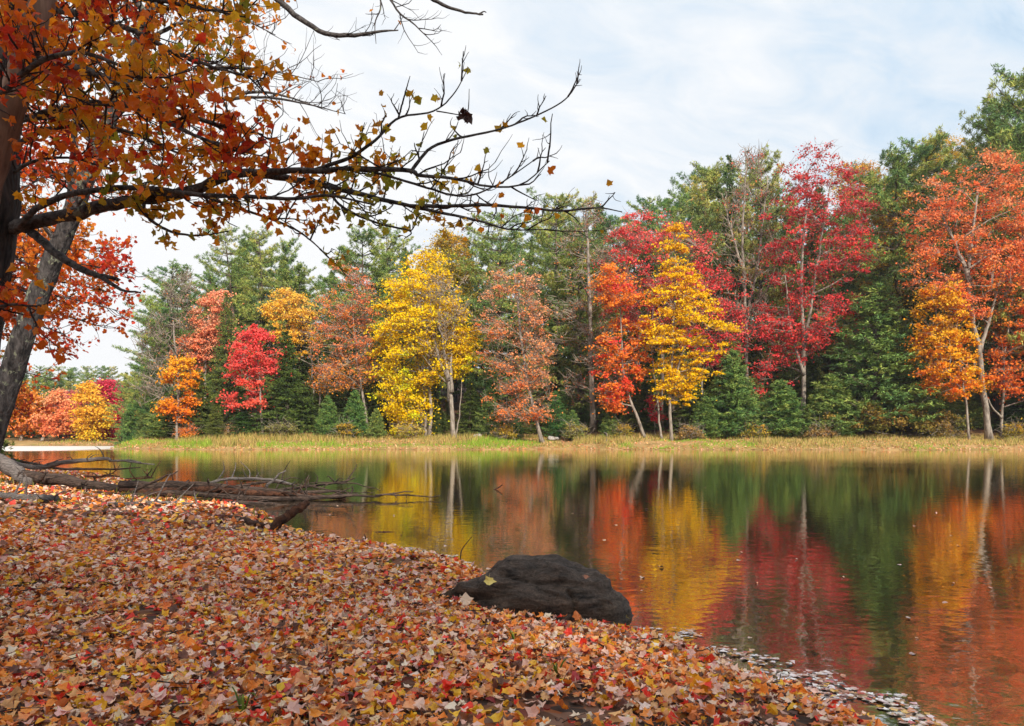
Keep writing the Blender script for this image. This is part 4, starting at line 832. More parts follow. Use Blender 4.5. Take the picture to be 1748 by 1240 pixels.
stick('fallen_log', [(206, 828, 14.9), (260, 829, 14.8), (330, 828, 14.7), (400, 834, 14.7), (460, 838, 14.7), (530, 848, 14.7)], [.085, .085, .075, .065, .05, .025], M['log'], 'broken ended grey brown log in the middle of the log pile', 'log', GD,
      side=[([(216, 846, 14.4), (255, 826, 14.2), (280, 815, 14.1), (303, 805, 14)], .035), ([(300, 838, 14.5), (318, 828, 14.5), (324, 823, 14.5)], .03), ([(350, 842, 14.5), (370, 832, 14.4), (380, 826, 14.4)], .03)])
stick('fallen_log', [(160, 842, 14.3), (230, 846, 14.2), (290, 841, 14.3), (350, 845, 14.4), (440, 852, 14.5), (530, 850, 14.7), (600, 846, 14.9), (610, 843, 14.9)], [.04, .045, .05, .055, .05, .045, .03, .02], M['log'], 'long brown log lying lowest, reaching from grass into the water', 'log', GD,
      side=[([(590, 846, 14.9), (640, 848, 14.9), (670, 842, 15), (705, 840, 15)], .028), ([(640, 846, 14.9), (690, 845, 15), (730, 849, 15), (752, 846, 15)], .022), ([(600, 848, 14.9), (590, 838, 14.9), (600, 832, 14.9)], .02), ([(672, 842, 15), (678, 851, 14.9)], .014), ([(693, 845, 15), (694, 851, 15)], .012)])
stick('fallen_log', [(205, 838, 14.7), (270, 840, 14.6), (350, 836, 14.6), (430, 842, 14.6), (520, 846, 14.8), (590, 851, 14.9)], [.05, .07, .07, .065, .05, .025], M['brown_log'], 'dark brown log tucked between the broken ended log and the lowest log', 'log', GD)
stick('fallen_log', [(268, 836, 14.9), (330, 832, 14.9), (400, 843, 14.8), (470, 842, 14.8), (540, 840, 14.9), (580, 838, 15)], [.04, .055, .055, .05, .035, .02], M['log'], 'crooked dark log across the right half of the pile', 'log', GD)
stick('fallen_branch', [(232, 852, 13.9), (262, 843, 13.9), (300, 848, 13.9), (340, 858, 13.9), (390, 859, 13.9), (420, 863, 13.8)], [.03, .04, .04, .035, .03, .02], M['brown_log'], 'curved dark brown branch in front of the log pile', 'branch', GD)
stick('fallen_branch', [(350, 828, 15.2), (380, 819, 15.3), (420, 817, 15.4), (470, 820, 15.4), (506, 829, 15.4)], [.025, .03, .032, .028, .018], M['pale_log'], 'arched grey branch above the log pile at the water', 'branch', GD,
      side=[([(455, 832, 15.1), (466, 820, 15.1), (478, 808, 15.1), (488, 804, 15.1)], .03)])
stick('fallen_branch', [(380, 836, 15.3), (420, 828, 15.4), (460, 823, 15.4), (500, 828, 15.4)], [.03, .03, .028, .018], M['log'], 'dark branch behind the arched grey branch', 'branch', GD)
stick('fallen_branch', [(470, 838, 15), (520, 831, 15.1), (560, 826, 15.2), (590, 822, 15.2), (606, 816, 15.2)], [.03, .03, .025, .02, .012], M['log'], 'forked branch rising over the water at the right end of the pile', 'branch', GD,
      side=[([(540, 828, 15.1), (590, 825, 15.2), (625, 830, 15.2), (650, 838, 15.2)], .02), ([(535, 832, 15.), (580, 839, 15), (640, 842, 15)], .02), ([(598, 846, 15), (601, 838, 15), (602, 830, 15)], .03), ([(560, 827, 15.1), (545, 837, 15.1), (530, 845, 15)], .018), ([(575, 824, 15.2), (540, 824, 15.1), (510, 830, 15)], .016)])
stick('fallen_branch', [(-10, 776, 22), (40, 795, 20), (70, 798, 19.5), (110, 790, 19.5), (140, 787, 19.5), (180, 783, 19.5), (190, 787, 19.5)], [.06, .06, .065, .06, .055, .05, .04], M['pale_log'], 'long grey branch over the water behind the pale log end', 'branch', GD,
      side=[([(186, 787, 19.5), (220, 787, 19.5), (240, 792, 19.5), (264, 793, 19.5)], .035), ([(200, 788, 19.5), (218, 785, 19.5), (236, 789, 19.5), (250, 793, 19.5)], .025), ([(80, 792, 19.4), (100, 786, 19.4), (108, 783, 19.4)], .02)])
stick('fallen_branch', [(20, 782, 22), (30, 787, 21.5), (60, 792, 21), (100, 800, 20), (150, 801, 20), (200, 801, 20), (240, 798, 20)], [.03, .035, .035, .03, .03, .025, .015], M['log'], 'thin dark branch lying on the water under the long grey branch', 'branch', GD)
stick('fallen_branch', [(145, 813, 18), (170, 814, 18), (182, 812, 18), (204, 814, 18)], [.02, .03, .03, .015], M['brown_log'], 'short dark floating branch behind the thick dark log', 'branch', GD)
stick('fallen_branch', [(215, 817, 18), (240, 817, 18), (262, 816, 18)], [.015, .02, .012], M['brown_log'], 'thin dark stick floating behind the broken ended log', 'branch', GD)
stick('driftwood', [(-20, 850), (20, 856), (60, 858), (98, 860)], [.07, .06, .06, .075], M['pale_log'], 'pale weathered driftwood on the leaves at the left edge', 'driftwood', GD)
stick('driftwood', [(185, 865), (240, 863), (300, 864), (380, 866)], [.03, .04, .04, .02], M['pale_log'], 'long flat bleached driftwood half buried in front of the log pile', 'driftwood', GD)
stick('driftwood', [(340, 862, 13.6), (400, 860, 13.7), (450, 861, 13.7), (495, 864, 13.8)], [.03, .05, .045, .02], M['log'], 'grey driftwood log lying at the waterline below the pile', 'driftwood', GD)
q = GP(466, 908)
stick('leaning_stump', [(463, 914, q[1]), (470, 900, q[1]), (492, 880, q[1] + .1), (510, 868, q[1] + .2), (527, 857, q[1] + .3)], [.055, .06, .062, .06, .035], M['brown_log'], 'dark reddish broken branch leaning up out of the bank over the water', 'stump', None, sides=9, rough=.12)
stick('root_stub', [(392, 886), (412, 892), (432, 898), (448, 902)], [.03, .05, .05, .04], M['brown_log'], 'low rotten root beside the leaning broken branch', 'root', None,
      side=[([(436, 900, 10.6), (440, 888, 10.6), (441, 878, 10.6)], .03), ([(446, 902, 10.5), (450, 892, 10.5), (453, 884, 10.5)], .025)])
stick('stick', [(619, 911, 9.9), (640, 910, 9.9), (660, 909, 9.9), (682, 911, 9.9)], [.012, .016, .018, .008], M['brown_log'], 'dark stick floating on the yellow reflection', 'stick')
stick('stick', [(841, 838, 17.6), (850, 833, 17.6), (858, 828, 17.6)], [.02, .018, .012], M['brown_log'], 'short stick poking from the water above the boulder', 'stick')
stick('stick', [(786, 952, 7.9), (788, 940, 7.9), (796, 928, 7.9), (806, 916, 7.9)], [.006, .006, .005, .003], M['twig_near'], 'curved thin twig standing at the water edge left of the boulder', 'twig', sides=6)
stick('stick', [(543, 929, 9.0), (552, 922, 9.0), (562, 915, 9.0)], [.012, .011, .006], M['twig_near'], 'small forked twig standing at the water edge below the leaning branch', 'twig', sides=6, side=[([(554, 920, 9.), (552, 912, 9), (551, 906, 9)], .005)])
stick('stick', [(625, 930, 8.7), (624, 920, 8.7), (622, 912, 8.7)], [.01, .009, .004], M['twig_near'], 'tiny dark twig upright under the floating stick', 'twig', sides=6)
stick('root_loop', [(796, 1072, 4.75), (806, 1064, 4.7), (818, 1059, 4.7), (828, 1063, 4.7), (833, 1074, 4.65)], [.014, .014, .014, .013, .011], M['brown_log'], 'curved dark root arching out of the leaves below the boulder', 'root')
stick('stick', [(718, 1150), (735, 1172), (760, 1194)], [.007, .007, .004], M['brown_log'], 'thin dark stick lying on the leaves left below the boulder', 'stick', sides=6)
stick('stick', [(688, 1143), (720, 1146), (748, 1147)], [.012, .014, .009], M['brown_log'], 'short thick dark stick lying left of the thin stick', 'stick', sides=8)
stick('stick', [(1382, 1215, 3.5), (1396, 1202, 3.5), (1408, 1190, 3.5)], [.004, .004, .0025], M['twig_near'], 'thin dark twig slanting from the floating leaves', 'twig', sides=6)
stick('stick', [(1328, 1180, 3.75), (1330, 1165, 3.75), (1333, 1150, 3.75)], [.003, .003, .002], M['twig_near'], 'fine upright twig in the floating leaves', 'twig', sides=6)
stick('stick', [(1084, 1205, 3.55), (1085, 1195, 3.55), (1084, 1178, 3.55)], [.008, .008, .006], M['log'], 'short grey stub upright beside the orange yellow leaf', 'stick', sides=6)
stick('stick', [(1058, 1104, 4.55), (1060, 1094, 4.55), (1056, 1084, 4.55)], [.006, .005, .003], M['brown_log'], 'small dark twig upright by the boulder foot', 'twig', sides=6)
stick('stick', [(896, 1215, 3.4), (895, 1200, 3.4), (893, 1172, 3.4)], [.006, .006, .004], M['brown_log'], 'dark upright twig below the small grass tuft', 'twig', sides=6)
stick('stick', [(188, 968), (205, 955), (225, 958), (229, 972)], [.008, .008, .008, .006], M['brown_log'], 'bent dark twig arching over the leaves on the left', 'twig', sides=6)
stick('stick', [(362, 972), (380, 966), (398, 970)], [.018, .022, .014], M['brown_log'], 'small dark wood piece lying on the leaves left of centre', 'stick')
stick('stick', [(465, 974), (476, 968), (488, 962)], [.012, .014, .01], M['log'], 'small dark chip of wood on the leaves under the leaning branch', 'stick')
stick('stick', [(640, 1222), (665, 1214), (682, 1206)], [.006, .006, .004], M['log'], 'grey stick at the bottom middle of the bank', 'stick', sides=6)
for i, (x0, y0, x1, y1, lab) in enumerate([(873, 1026, 888, 1020, 'orange pine needle pair on the front of the boulder, left'), (916, 1042, 927, 1031, 'pine needle pair low on the boulder front'), (950, 1022, 954, 1012, 'red brown needle in the crack of the boulder'), (1038, 1026, 1047, 1033, 'pine needle on the right side of the boulder')]):
    stick('pine_needle', [(x0, y0, 4.83), ((x0 + x1) / 2, (y0 + y1) / 2, 4.83), (x1, y1, 4.83)], [.002, .002, .001], M['brown_log'] if i else M['log'], lab, 'needle', sides=4, n=5)

# ------------------------------------------------------------------ the air over the lake
hv = [(x, y, z) for z in (-3.2, 45) for y in (-70, 260) for x in (-220, 220)]
hm = bpy.data.materials.new('thin_haze'); hm.use_nodes = True; ht = hm.node_tree; ht.nodes.clear()
ho = ht.nodes.new('ShaderNodeOutputMaterial'); hp = ht.nodes.new('ShaderNodeVolumePrincipled'); hp.inputs['Density'].default_value = HAZE; hp.inputs['Color'].default_value = (.9, .94, 1, 1); hp.inputs['Anisotropy'].default_value = 0.3
ht.links.new(hp.outputs[0], ho.inputs['Volume'])
if HAZE: tag(obj('haze', mesh('haze', hv, [[0, 2, 3, 1], [4, 5, 7, 6], [0, 1, 5, 4], [2, 6, 7, 3], [0, 4, 6, 2], [1, 3, 7, 5]], hm)), 'thin bluish autumn haze over the lake', kind='stuff')

# ------------------------------------------------------------------ the near maples
LTN = [mesh('leaf', V_, T_, M['leaf_obj']) for V_, T_ in TEMPL]
NP_ = [(158, 152, 44), (222, 158, 38), (226, 142, 30), (220, 112, 30), (204, 62, 28), (150, 34, 30)]
class Maple:
    def __init__(s, name, label):
        s.root = None; s.name = name; s.label = label; s.leaves = []; s.tw = Geo(); s.limbs = []
    def base(s, p): s.o0 = np.array(p, float); s.root = empty(s.name, p); tag(s.root, s.label, 'tree')
    def limb(s, name, pts, rads, mat, sides=10, rough=.04, n=26, wob=.15):
        pth = smoothpath(pts, n); pth[1:-1] += rng.normal(size=(n - 2, 3)) * np.interp(np.linspace(0, 1, n - 2), np.linspace(0, 1, len(rads)), rads)[:, None] * wob
        rr_ = np.interp(np.linspace(0, 1, n), np.linspace(0, 1, len(rads)), rads); g = Geo(); tube(g, pth, rr_, sides, rough); g.build(name, mat, s.root, s.o0, True); return pth, rr_
    def sprout(s, pth, step=.12, l1=.55, lv=2, leafp=None, t0=.15, upb=.35, r0=.006, droop=0.0):
        seglen = np.linalg.norm(np.diff(pth, axis=0), axis=1); tot = seglen.sum(); cum = np.concatenate([[0], np.cumsum(seglen)])
        u_ = tot * t0
        while u_ < tot * 1.0:
            pnt = np.array([np.interp(u_, cum, pth[:, k]) for k in range(3)]); j = min(int(np.searchsorted(cum, u_)), len(pth) - 1); tn = norm(pth[j] - pth[max(j - 1, 0)])
            s.twig(pnt, tn, l1 * random.uniform(.45, 1.1) * (1 - .35 * u_ / tot), r0, lv, leafp, upb)
            u_ += step * random.uniform(.5, 1.5)
    def twig(s, p0, tn, ln, r0, lv, leafp, upb):
        dv = norm(tn * random.uniform(.4, 1.0) + rng.normal(size=3) * .55 + np.array([0, 0, upb * random.uniform(-.6, 1.6)])); pts = [p0]; d_ = dv; m_ = 6
        for k in range(m_ - 1):
            d_ = norm(d_ + rng.normal(size=3) * .16 + np.array([0, 0, .10])); pts.append(pts[-1] + d_ * ln / (m_ - 1))
        pts = np.array(pts); tube(s.tw, pts, np.linspace(r0, max(r0 * .4, .0012), m_), 4, cap=False)
        if lv > 0:
            for k in range(1, m_):
                if random.random() < .62: s.twig(pts[k], norm(pts[k] - pts[k - 1]), ln * random.uniform(.35, .6), r0 * .5, lv - 1, leafp, upb)
        nlf = 2 if lv else 3
        for k in range(nlf):
            q_ = pts[-1 - (k % 3)] + rng.normal(size=3) * .03
            px = CX + q_[0] / q_[1] * F; py = HY - (q_[2] - CAMH) / q_[1] * F
            if leafp is None or random.random() < leafp(px, py): s.leaves.append(q_ - [0, 0, .02])
    def finish(s, leaf=(.04, .062), pal=NP_, npart=300, pc=None, simple=False, mat=None):
        o_ = s.tw.build('twig_spray', M['twig_near'], s.root, s.o0)
        if o_: o_['kind'] = 'stuff'
        if not s.leaves: return
        Q = np.array(s.leaves); n = len(Q); sz = rng.uniform(*leaf, n)
        u_ = pc(Q) if pc is not None else rng.random(n)
        c = pal_colors(pal, np.clip(u_, 0, 1), .16); yaw = rng.random(n) * 6.283
        R = rotmats(yaw, rng.uniform(.35, 1.75, n), rng.random(n) * 6.283)
        px = CX + Q[:, 0] / Q[:, 1] * F; py = HY - (Q[:, 2] - CAMH) / Q[:, 1] * F
        vis = (px > -5) & (px < 1750) & (py > -5) & (Q[:, 1] > .5); score = np.where(vis, sz / Q[:, 1], 0); order = np.argsort(-score)[:npart]
        m_ = np.ones(n, bool); m_[order] = False
        for k, i in enumerate(order): posed('leaf', LTN[k % len(LTN)], Q[i] - s.o0, R[i], sz[i], c[i], s.root)
        g = Geo(); bulk(g, STEMPL if simple else TEMPL, Q[m_], sz[m_], R[m_], c[m_], .1); o_ = g.build('crown', mat or M['near_foliage'], s.root, s.o0); o_['kind'] = 'stuff'
        print(s.name, n)
def PP(*q): return [P(*v_) for v_ in q]
# maple A: dark trunk at the left edge with the long limb across the view
A = Maple('maple_tree', 'dark barked maple at the left edge whose long limb reaches across the sky'); A.base((-4.25, 5.0, H(-4.25, 5.0) - .05))
A.limb('trunk', [(-4.25, 5.0, H(-4.25, 5) - .1), P(-100, 900, 4.95), P(-52, 640, 4.9), P(-22, 480, 4.9), P(-2, 330, 4.9), P(2, 200, 4.95), P(26, 60, 5.1), P(50, -120, 5.3), P(90, -420, 5.5)], [.17, .145, .13, .12, .11, .10, .08], M['dark_near_bark'], 16, .035, 34, .04)
def lpA(px, py): return float(np.interp(px, [0, 300, 520, 650, 760, 880, 1000], [.95, .9, .72, .40, .17, .06, .02])) * (1.0 if py < 400 else .4)
main = PP((10, 392, 4.9), (60, 378, 4.85), (130, 365, 4.8), (180, 352, 4.75), (240, 340, 4.7), (310, 330, 4.7), (350, 318, 4.7), (395, 298, 4.7), (440, 297, 4.75), (490, 305, 4.8), (560, 318, 4.85), (640, 338, 4.9), (700, 352, 5), (760, 365, 5), (820, 378, 5.05), (870, 392, 5.1), (930, 392, 5.1))
pm, _ = A.limb('limb', main, [.046, .042, .038, .035, .031, .026, .020, .015, .010, .007, .003], M['limb'], 10, .05, 60, .1)
A.sprout(pm, .085, .50, 2, lpA, .24)
for pts, rr_, st, l_ in [
    (PP((395, 300, 4.7), (470, 292, 4.6), (540, 292, 4.5), (610, 288, 4.45), (700, 292, 4.4), (715, 300, 4.4), (770, 304, 4.4), (830, 318, 4.4), (890, 315, 4.4), (938, 275, 4.4)), [.024, .02, .016, .013, .009, .006, .003], .10, .42),
    (PP((700, 296, 4.4), (715, 275, 4.4), (740, 250, 4.4), (790, 235, 4.4), (850, 222, 4.4), (890, 208, 4.4), (940, 186, 4.4), (970, 165, 4.4), (990, 135, 4.4)), [.012, .010, .008, .006, .005, .004, .002], .16, .20),
    (PP((540, 290, 4.5), (600, 268, 4.45), (640, 240, 4.4), (680, 202, 4.4), (740, 190, 4.4), (775, 160, 4.4), (800, 115, 4.4)), [.014, .011, .009, .007, .005, .004, .002], .15, .24),
    (PP((680, 202, 4.4), (690, 165, 4.4), (700, 130, 4.4)), [.006, .005, .002], .2, .1),
    (PP((700, 352, 5), (770, 352, 4.9), (830, 350, 4.8), (900, 355, 4.8), (960, 360, 4.8), (1020, 355, 4.8), (1062, 362, 4.8)), [.014, .012, .010, .008, .006, .003], .16, .20),
    (PP((30, 388, 4.8), (70, 352, 4.7), (130, 330, 4.6), (200, 322, 4.5), (260, 322, 4.5), (330, 332, 4.45), (420, 335, 4.4), (500, 340, 4.4), (560, 334, 4.4), (640, 350, 4.4)), [.02, .019, .018, .016, .014, .012, .009, .005], .11, .42),
    (PP((245, 338, 4.7), (250, 368, 4.6), (290, 395, 4.6), (340, 402, 4.6), (390, 395, 4.6)), [.012, .010, .007, .004], .10, .22),
    (PP((330, 330, 4.6), (420, 360, 4.6), (490, 385, 4.6), (530, 410, 4.6), (560, 440, 4.6)), [.010, .008, .007, .005, .003], .09, .30),
    (PP((560, 318, 4.8), (580, 350, 4.7), (640, 380, 4.7), (700, 395, 4.7), (690, 408, 4.7)), [.010, .008, .006, .003], .12, .25),
    (PP((610, 290, 4.5), (660, 300, 4.5), (720, 318, 4.5), (790, 335, 4.5), (850, 315, 4.5), (920, 268, 4.5)), [.010, .008, .007, .005, .003], .13, .25)]:
    pt, _ = A.limb('limb', pts, rr_, M['limb'], 8, .04, 34, .12); A.sprout(pt, st, l_, 1, lpA, .08)
A.limb('limb', PP((745, 190, 4.4), (770, 194, 4.4), (790, 198, 4.4), (797, 205, 4.4)), [.004, .003, .002], M['limb'], 6, .04, 8); A.limb('limb', PP((797, 205, 4.4), (800, 180, 4.4), (801, 152, 4.4)), [.003, .003, .0015], M['limb'], 6, .04, 8)
# broken lower limb
A.limb('limb', PP((40, 390, 4.9), (70, 410, 4.85), (105, 440, 4.8), (140, 460, 4.75), (170, 472, 4.7), (205, 494, 4.65), (240, 500, 4.6)), [.03, .028, .026, .022, .016, .01, .005], M['limb'], 9, .06, 26)
A.limb('limb', PP((160, 470, 4.7), (180, 472, 4.7), (202, 478, 4.7)), [.016, .015, .012], M['limb'], 8, .08, 8)
# leafy boughs crossing the upper left
def lpB(px, py): return float(np.interp(px, [0, 330, 420, 500, 600, 750], [1, 1, .95, .6, .3, .12]))
for pts, rr_, dn in [
    (PP((20, 210, 4.6), (90, 190, 4.2), (170, 175, 4.0), (250, 190, 3.8), (330, 230, 3.7), (420, 265, 3.7)), [.02, .018, .014, .01, .004], .055),
    (PP((-20, 60, 4.6), (60, 100, 4.2), (140, 120, 4.0), (220, 150, 3.9), (300, 190, 3.8), (380, 215, 3.8), (450, 230, 3.8)), [.026, .022, .018, .012, .004], .05),
    (PP((30, 30, 4.8), (120, 20, 4.5), (220, 50, 4.3), (300, 90, 4.2), (380, 120, 4.2), (450, 135, 4.2)), [.022, .018, .014, .009, .004], .055),
    (PP((60, -80, 5.2), (140, -40, 4.8), (220, -10, 4.6), (320, 10, 4.5), (420, 30, 4.5)), [.03, .024, .018, .01, .004], .055),
    (PP((-60, 200, 4.2), (0, 160, 3.8), (60, 110, 3.6), (130, 90, 3.5), (200, 110, 3.4), (270, 150, 3.4)), [.02, .016, .012, .008, .004], .055),
    (PP((10, 260, 4.9), (70, 225, 4.8), (130, 215, 4.7), (220, 225, 4.7), (300, 260, 4.7), (370, 270, 4.7)), [.02, .016, .012, .008, .004], .07),
    (PP((-80, 560, 4.2), (-30, 530, 4.0), (30, 520, 3.9), (60, 530, 3.9)), [.012, .01, .007, .003], .07),
    (PP((15, 300, 4.9), (60, 275, 4.8), (120, 270, 4.8), (190, 290, 4.8)), [.014, .01, .008, .003], .09),
    (PP((-20, 10, 5), (60, -10, 5), (150, 40, 5.2), (200, 30, 5.4)), [.014, .01, .008, .003], .06)]:
    pt, _ = A.limb('limb', pts, rr_, M['limb'], 7, .04, 26, .12); A.sprout(pt, dn * 1.0, .40, 1, lpB, .1, .15)
def colA(Q):
    px = CX + Q[:, 0] / Q[:, 1] * F; nz = vnoise(Q[:, 0] * 2.2 + 3, Q[:, 1] * 2.2, Q[:, 2] * 2.2)
    return np.interp(px, [0, 300, 420, 560, 900], [.52, .50, .30, .10, .22]) + (nz - .5) * .95 + rng.normal(size=len(Q)) * .12
A.finish((.032, .056), NP_, 300, colA)
# clinging dead leaf cluster
g = Geo(); q = P(795, 198, 4.4); k = 9
bulk(g, TEMPL, q + rng.normal(size=(k, 3)) * .018, rng.uniform(.04, .06, k), rotmats(rng.random(k) * 6, rng.random(k) * 2, rng.random(k) * 6), np.tile(lin((72, 48, 44)), (k, 1)))
o = g.build('dead_leaf_bunch', M['litter'], None, q, False, q); tag(o, 'dark curled bunch of dead leaves hanging on a bare twig against the sky', 'leaf bunch'); o['kind'] = 'stuff'
# peeled dead trunk crossing the corner
Bt = Maple('dead_tree', 'peeled dead trunk with stripped brown wood leaning across the top left corner'); Bt.base((-4.9, 4.6, H(-4.9, 4.6) - .05))
Bt.limb('trunk', [(-4.9, 4.6, H(-4.9, 4.6) - .1), P(-150, 800, 4.3), P(-60, 460, 4.25), P(-8, 270, 4.2), P(30, 150, 4.2), P(62, 40, 4.25), P(88, -80, 4.3), P(110, -260, 4.4)], [.10, .09, .08, .075, .07, .065, .05], M['peeled'], 14, .05, 34, .04)
# maple C: the leaning lichen covered trunk
Cm = Maple('maple_tree', 'leaning grey maple trunk with pale lichen patches behind the dark maple'); b0 = P(-75, 900, 9.2); Cm.base((b0[0], 9.2, H(b0[0], 9.2) - .05))
tc_pts = [(b0[0], 9.2, H(b0[0], 9.2) - .1), P(-35, 790, 9.2), P(2, 690, 9.2), P(38, 580, 9.2), P(72, 490, 9.2), P(105, 410, 9.2), P(130, 350, 9.2), P(165, 255, 9.2), P(195, 185, 9.3), P(232, 90, 9.4), P(262, 0, 9.5), P(290, -120, 9.6), P(320, -300, 9.8)]
tp_, _ = Cm.limb('trunk', tc_pts, [.22, .17, .142, .13, .122, .11, .10, .10, .09, .08, .07, .06, .05], M['near_bark'], 16, .03, 44, .03)
Cm.limb('limb', PP((80, 470, 9.2), (92, 430, 9.25), (112, 380, 9.4), (124, 300, 9.5), (128, 200, 9.6), (130, 90, 9.7)), [.10, .08, .06, .045, .035, .02], M['near_bark'], 9, .04, 24)
Cm.limb('limb', PP((240, 60, 9.4), (250, 30, 9.3), (190, -60, 9.3)), [.06, .05, .03], M['near_bark'], 8, .04, 14)
def lpC(px, py): return float(np.interp(px, [0, 380, 470, 560, 700], [1, .95, .55, .2, .08]))
def bough(px, py, ex, ey, d0, d1, r_=.03, st=.10, l_=.6, lp=lpC, lv=1, arch=25):
    pts = PP((px, py, d0), ((px * 2 + ex) / 3, (py * 2 + ey) / 3 - arch, (2 * d0 + d1) / 3), ((px + ex * 2) / 3, (py + ey * 2) / 3 - arch * .8, (d0 + 2 * d1) / 3), (ex, ey, d1))
    pt, _ = Cm.limb('limb', pts, [r_, r_ * .6, r_ * .15], M['limb'], 7, .04, 22, .1); Cm.sprout(pt, st, l_, lv, lp, .12, .2)
for a in [(262, 20, 470, 60, 9.4, 8.6), (235, 80, 440, 40, 9.4, 9.6), (220, 110, 420, 130, 9.3, 8.2), (190, 190, 380, 250, 9.3, 8.4), (175, 230, 60, 120, 9.2, 8.2), (200, 170, 20, 20, 9.3, 10), (150, 290, 300, 300, 9.2, 9.8), (245, 40, 120, -30, 9.4, 9),
          (165, 250, 10, 200, 9.2, 9.6), (230, 90, 330, -40, 9.4, 8.8), (270, -30, 480, -20, 9.5, 9.2), (140, 320, 30, 330, 9.2, 8.8), (185, 210, 340, 160, 9.3, 10.2), (255, 20, 380, -30, 9.4, 10.0), (120, 370, 200, 330, 9.2, 8.5),
          (210, 140, 90, 40, 9.3, 10.4), (180, 220, 100, 250, 9.3, 9.9), (100, 420, 0, 370, 9.2, 9), (225, 100, 200, 0, 9.4, 9.0), (160, 260, 250, 240, 9.2, 10.2), (262, 0, 330, 70, 9.5, 10)]:
    bough(*a, st=.085, l_=.75)
# bare twiggy ends in the sky, top centre
for a in [(400, 160, 560, 190, 9.0, 9.0), (330, 120, 545, 140, 9.0, 9.0), (380, 170, 590, 195, 8.8, 8.8)]:
    bough(*a, r_=.022, st=.12, l_=.75, lp=lambda x, y: .06, lv=1, arch=12)
pt, _ = Cm.limb('limb', PP((440, -30, 7.6), (480, 5, 7.6), (520, 38, 7.6), (560, 58, 7.6), (610, 60, 7.6), (650, 54, 7.6), (680, 52, 7.6)), [.035, .03, .026, .022, .014, .006], M['limb'], 8, .04, 24); Cm.sprout(pt, .35, .5, 1, lambda x, y: .02, .5)
pt, _ = Cm.limb('limb', PP((650, -30, 7.6), (680, 20, 7.6), (705, 40, 7.6), (738, 72, 7.6)), [.014, .01, .008, .004], M['limb'], 7, .04, 18); Cm.sprout(pt, .12, .5, 1, lambda x, y: .0, .1)
pt, _ = Cm.limb('limb', PP((700, -30, 7.4), (745, 3, 7.4), (790, 20, 7.4), (825, 25, 7.4)), [.022, .018, .013, .008], M['limb'], 7, .04, 18)
Cm.limb('limb', PP((818, 24, 7.4), (826, 20, 7.4), (830, 22, 7.4)), [.008, .006, .004], M['limb'], 6, .04, 6)
pt, _ = Cm.limb('limb', PP((645, -20, 7.6), (650, 12, 7.6), (640, 40, 7.6), (642, 75, 7.6)), [.01, .008, .006, .003], M['limb'], 7, .04, 14); Cm.sprout(pt, .15, .35, 1, lambda x, y: .0, .2)
def colC(Q): return np.interp(Q[:, 2], [3, 7], [.55, .25]) + (vnoise(Q[:, 0] * 1.3, Q[:, 1] * 1.3, Q[:, 2] * 1.3 + 7) - .5) * .9 + rng.normal(size=len(Q)) * .12
Cm.finish((.036, .058), [(214, 140, 30), (214, 116, 26), (210, 84, 28), (190, 50, 26)], 300, colC, simple=True)
# maple D: the red orange crown hanging behind the trunks
Dm = Maple('maple_tree', 'orange red maple whose layered crown hangs low behind the leaning trunk'); b0 = P(-180, 800, 15.5); Dm.base((b0[0], 15.5, H(b0[0], 15.5) - .05))
Dm.limb('trunk', [(b0[0], 15.5, H(b0[0], 15.5) - .1), P(-165, 640, 15.5), P(-150, 450, 15.5), P(-140, 250, 15.5), P(-130, 50, 15.5)], [.2, .17, .15, .12, .08], M['near_bark'], 12, .03, 24, .04)
def boughD(px, py, ex, ey, d1, st=.065, l_=.8, dens=1.0, arch=30):
    pts = PP((px, py, 15.5), ((px * 2 + ex) / 3, (py * 2 + ey) / 3 - arch, 15.2), ((px + ex * 2) / 3, (py + ey * 2) / 3 - arch * .8, (15.2 + 2 * d1) / 3), (ex, ey, d1))
    pt, _ = Dm.limb('limb', pts, [.06, .035, .006], M['limb'], 6, .04, 24, .1); Dm.sprout(pt, st, l_, 1, lambda x, y: dens * float(np.interp(x, [0, 215, 240], [1, 1, .25])), .25, .12, .008)
for a in [(-150, 480, 205, 432, 15), (-150, 470, 225, 468, 14.5), (-150, 500, 215, 505, 15.5), (-152, 520, 200, 530, 14.4), (-150, 540, 180, 560, 15), (-150, 440, 150, 405, 15.2), (-150, 560, 110, 570, 14.4), (-155, 590, 100, 600, 17),
          (-150, 450, 100, 470, 13.6), (-150, 500, 120, 520, 16.6), (-150, 400, 120, 440, 16.2), (-150, 420, 160, 465, 16), (-150, 350, 160, 300, 15), (-150, 300, 110, 230, 15.5), (-150, 300, 200, 340, 15.5), (-150, 250, 80, 120, 15.5),
          ]:
    boughD(*a)
def colD(Q): py = HY - (Q[:, 2] - CAMH) / Q[:, 1] * F; return .45 + (vnoise(Q[:, 0] * .9, Q[:, 1] * .9, Q[:, 2] * 1.6) - .5) * 1.0 + rng.normal(size=len(Q)) * .13
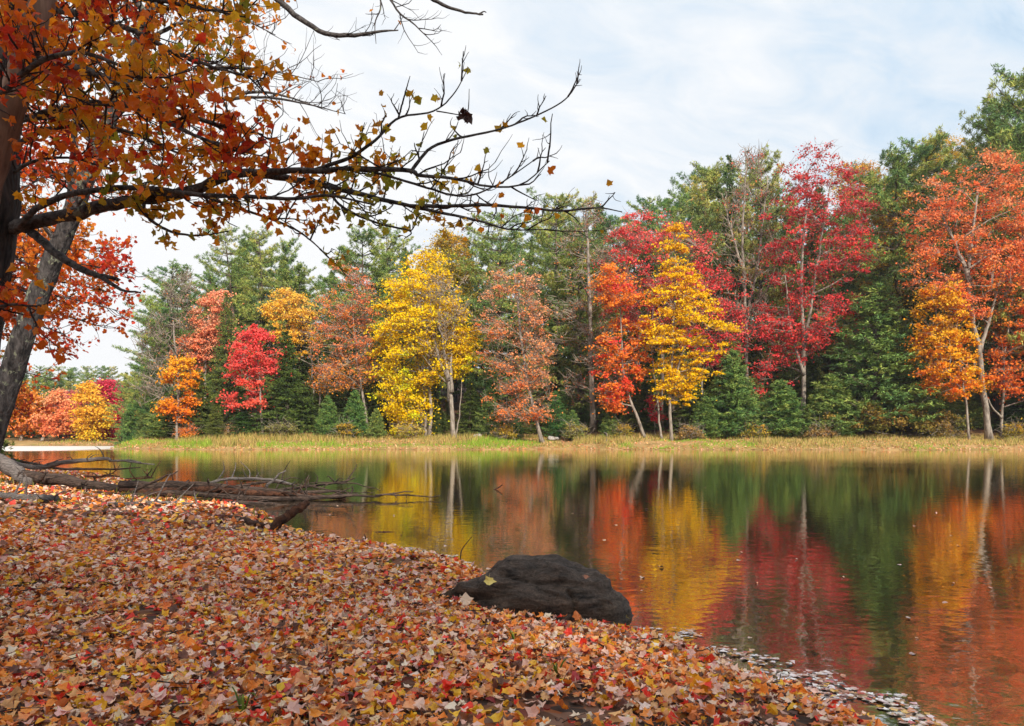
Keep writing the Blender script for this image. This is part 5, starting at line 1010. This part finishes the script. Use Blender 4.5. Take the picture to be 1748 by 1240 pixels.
Dm.finish((.05, .075), [(232, 156, 46), (230, 128, 44), (222, 92, 42), (196, 54, 44)], 300, colD, simple=True)
# maple E: orange crown low at the left edge
Em = Maple('maple_tree', 'amber orange maple hanging low at the left edge above the inlet'); b0 = P(-170, 790, 22); Em.base((b0[0], 22, H(b0[0], 22) - .05))
Em.limb('trunk', [(b0[0], 22, H(b0[0], 22) - .1), P(-165, 700, 22), P(-150, 560, 22)], [.16, .13, .07], M['near_bark'], 10, .03, 14, .04)
for ex, ey, d1 in [(62, 690, 21), (50, 712, 21.5), (25, 735, 22), (30, 700, 20.5), (95, 650, 22.5), (40, 672, 22)]:
    pt, _ = Em.limb('limb', PP((-158, 640, 22), (-60, (640 + ey) / 2 - 25, 21.8), (ex * .4, ey - 15, (21.8 + d1) / 2), (ex, ey, d1)), [.05, .03, .006], M['limb'], 6, .04, 18, .1); Em.sprout(pt, .16, 1.0, 1, lambda x, y: .9, .3, .1, .009)
Em.finish((.07, .10), [(228, 150, 46), (228, 126, 40), (214, 96, 40), (180, 50, 44)], 200, None, simple=True)
# dark evergreens behind the near trunks
plant_px('spruce', -48, 380, 20.5, 120, 'dark hemlock standing behind the left trunks above the inlet', 'dark evergreens behind the near maples', 1)
plant_px('spruce', -120, 250, 21, 200, 'tall dark hemlock at the left edge behind the near maples', 'dark evergreens behind the near maples', 0)
# the wood behind the viewpoint, on the same bank, whose shade lies over the leaves
TD = [('tall pine', 'pine'), ('dark spruce', 'spruce')]
for i, (x, y, h, k) in enumerate([(-6.5, -9.5, 17, 0), (-0.5, -10, 18, 0), (4.4, -9, 17, 0), (8.3, -12.5, 20, 0), (1.2, -16, 23, 0), (13, -18, 24, 0), (6.5, -21, 26, 0)]):
    plant(TD[k][1], x, y, h, .9, f'{TD[k][0]} of the near bank standing behind the viewpoint', 'conifers behind the viewpoint', i % 3)
print('objects', len(bpy.data.objects), 'tris', sum(len(o.data.loops) - 2 * len(o.data.polygons) for o in bpy.data.objects if o.type == 'MESH' and o.data.users == 1), sum(len(m_.loops) - 2 * len(m_.polygons) for m_ in bpy.data.meshes))
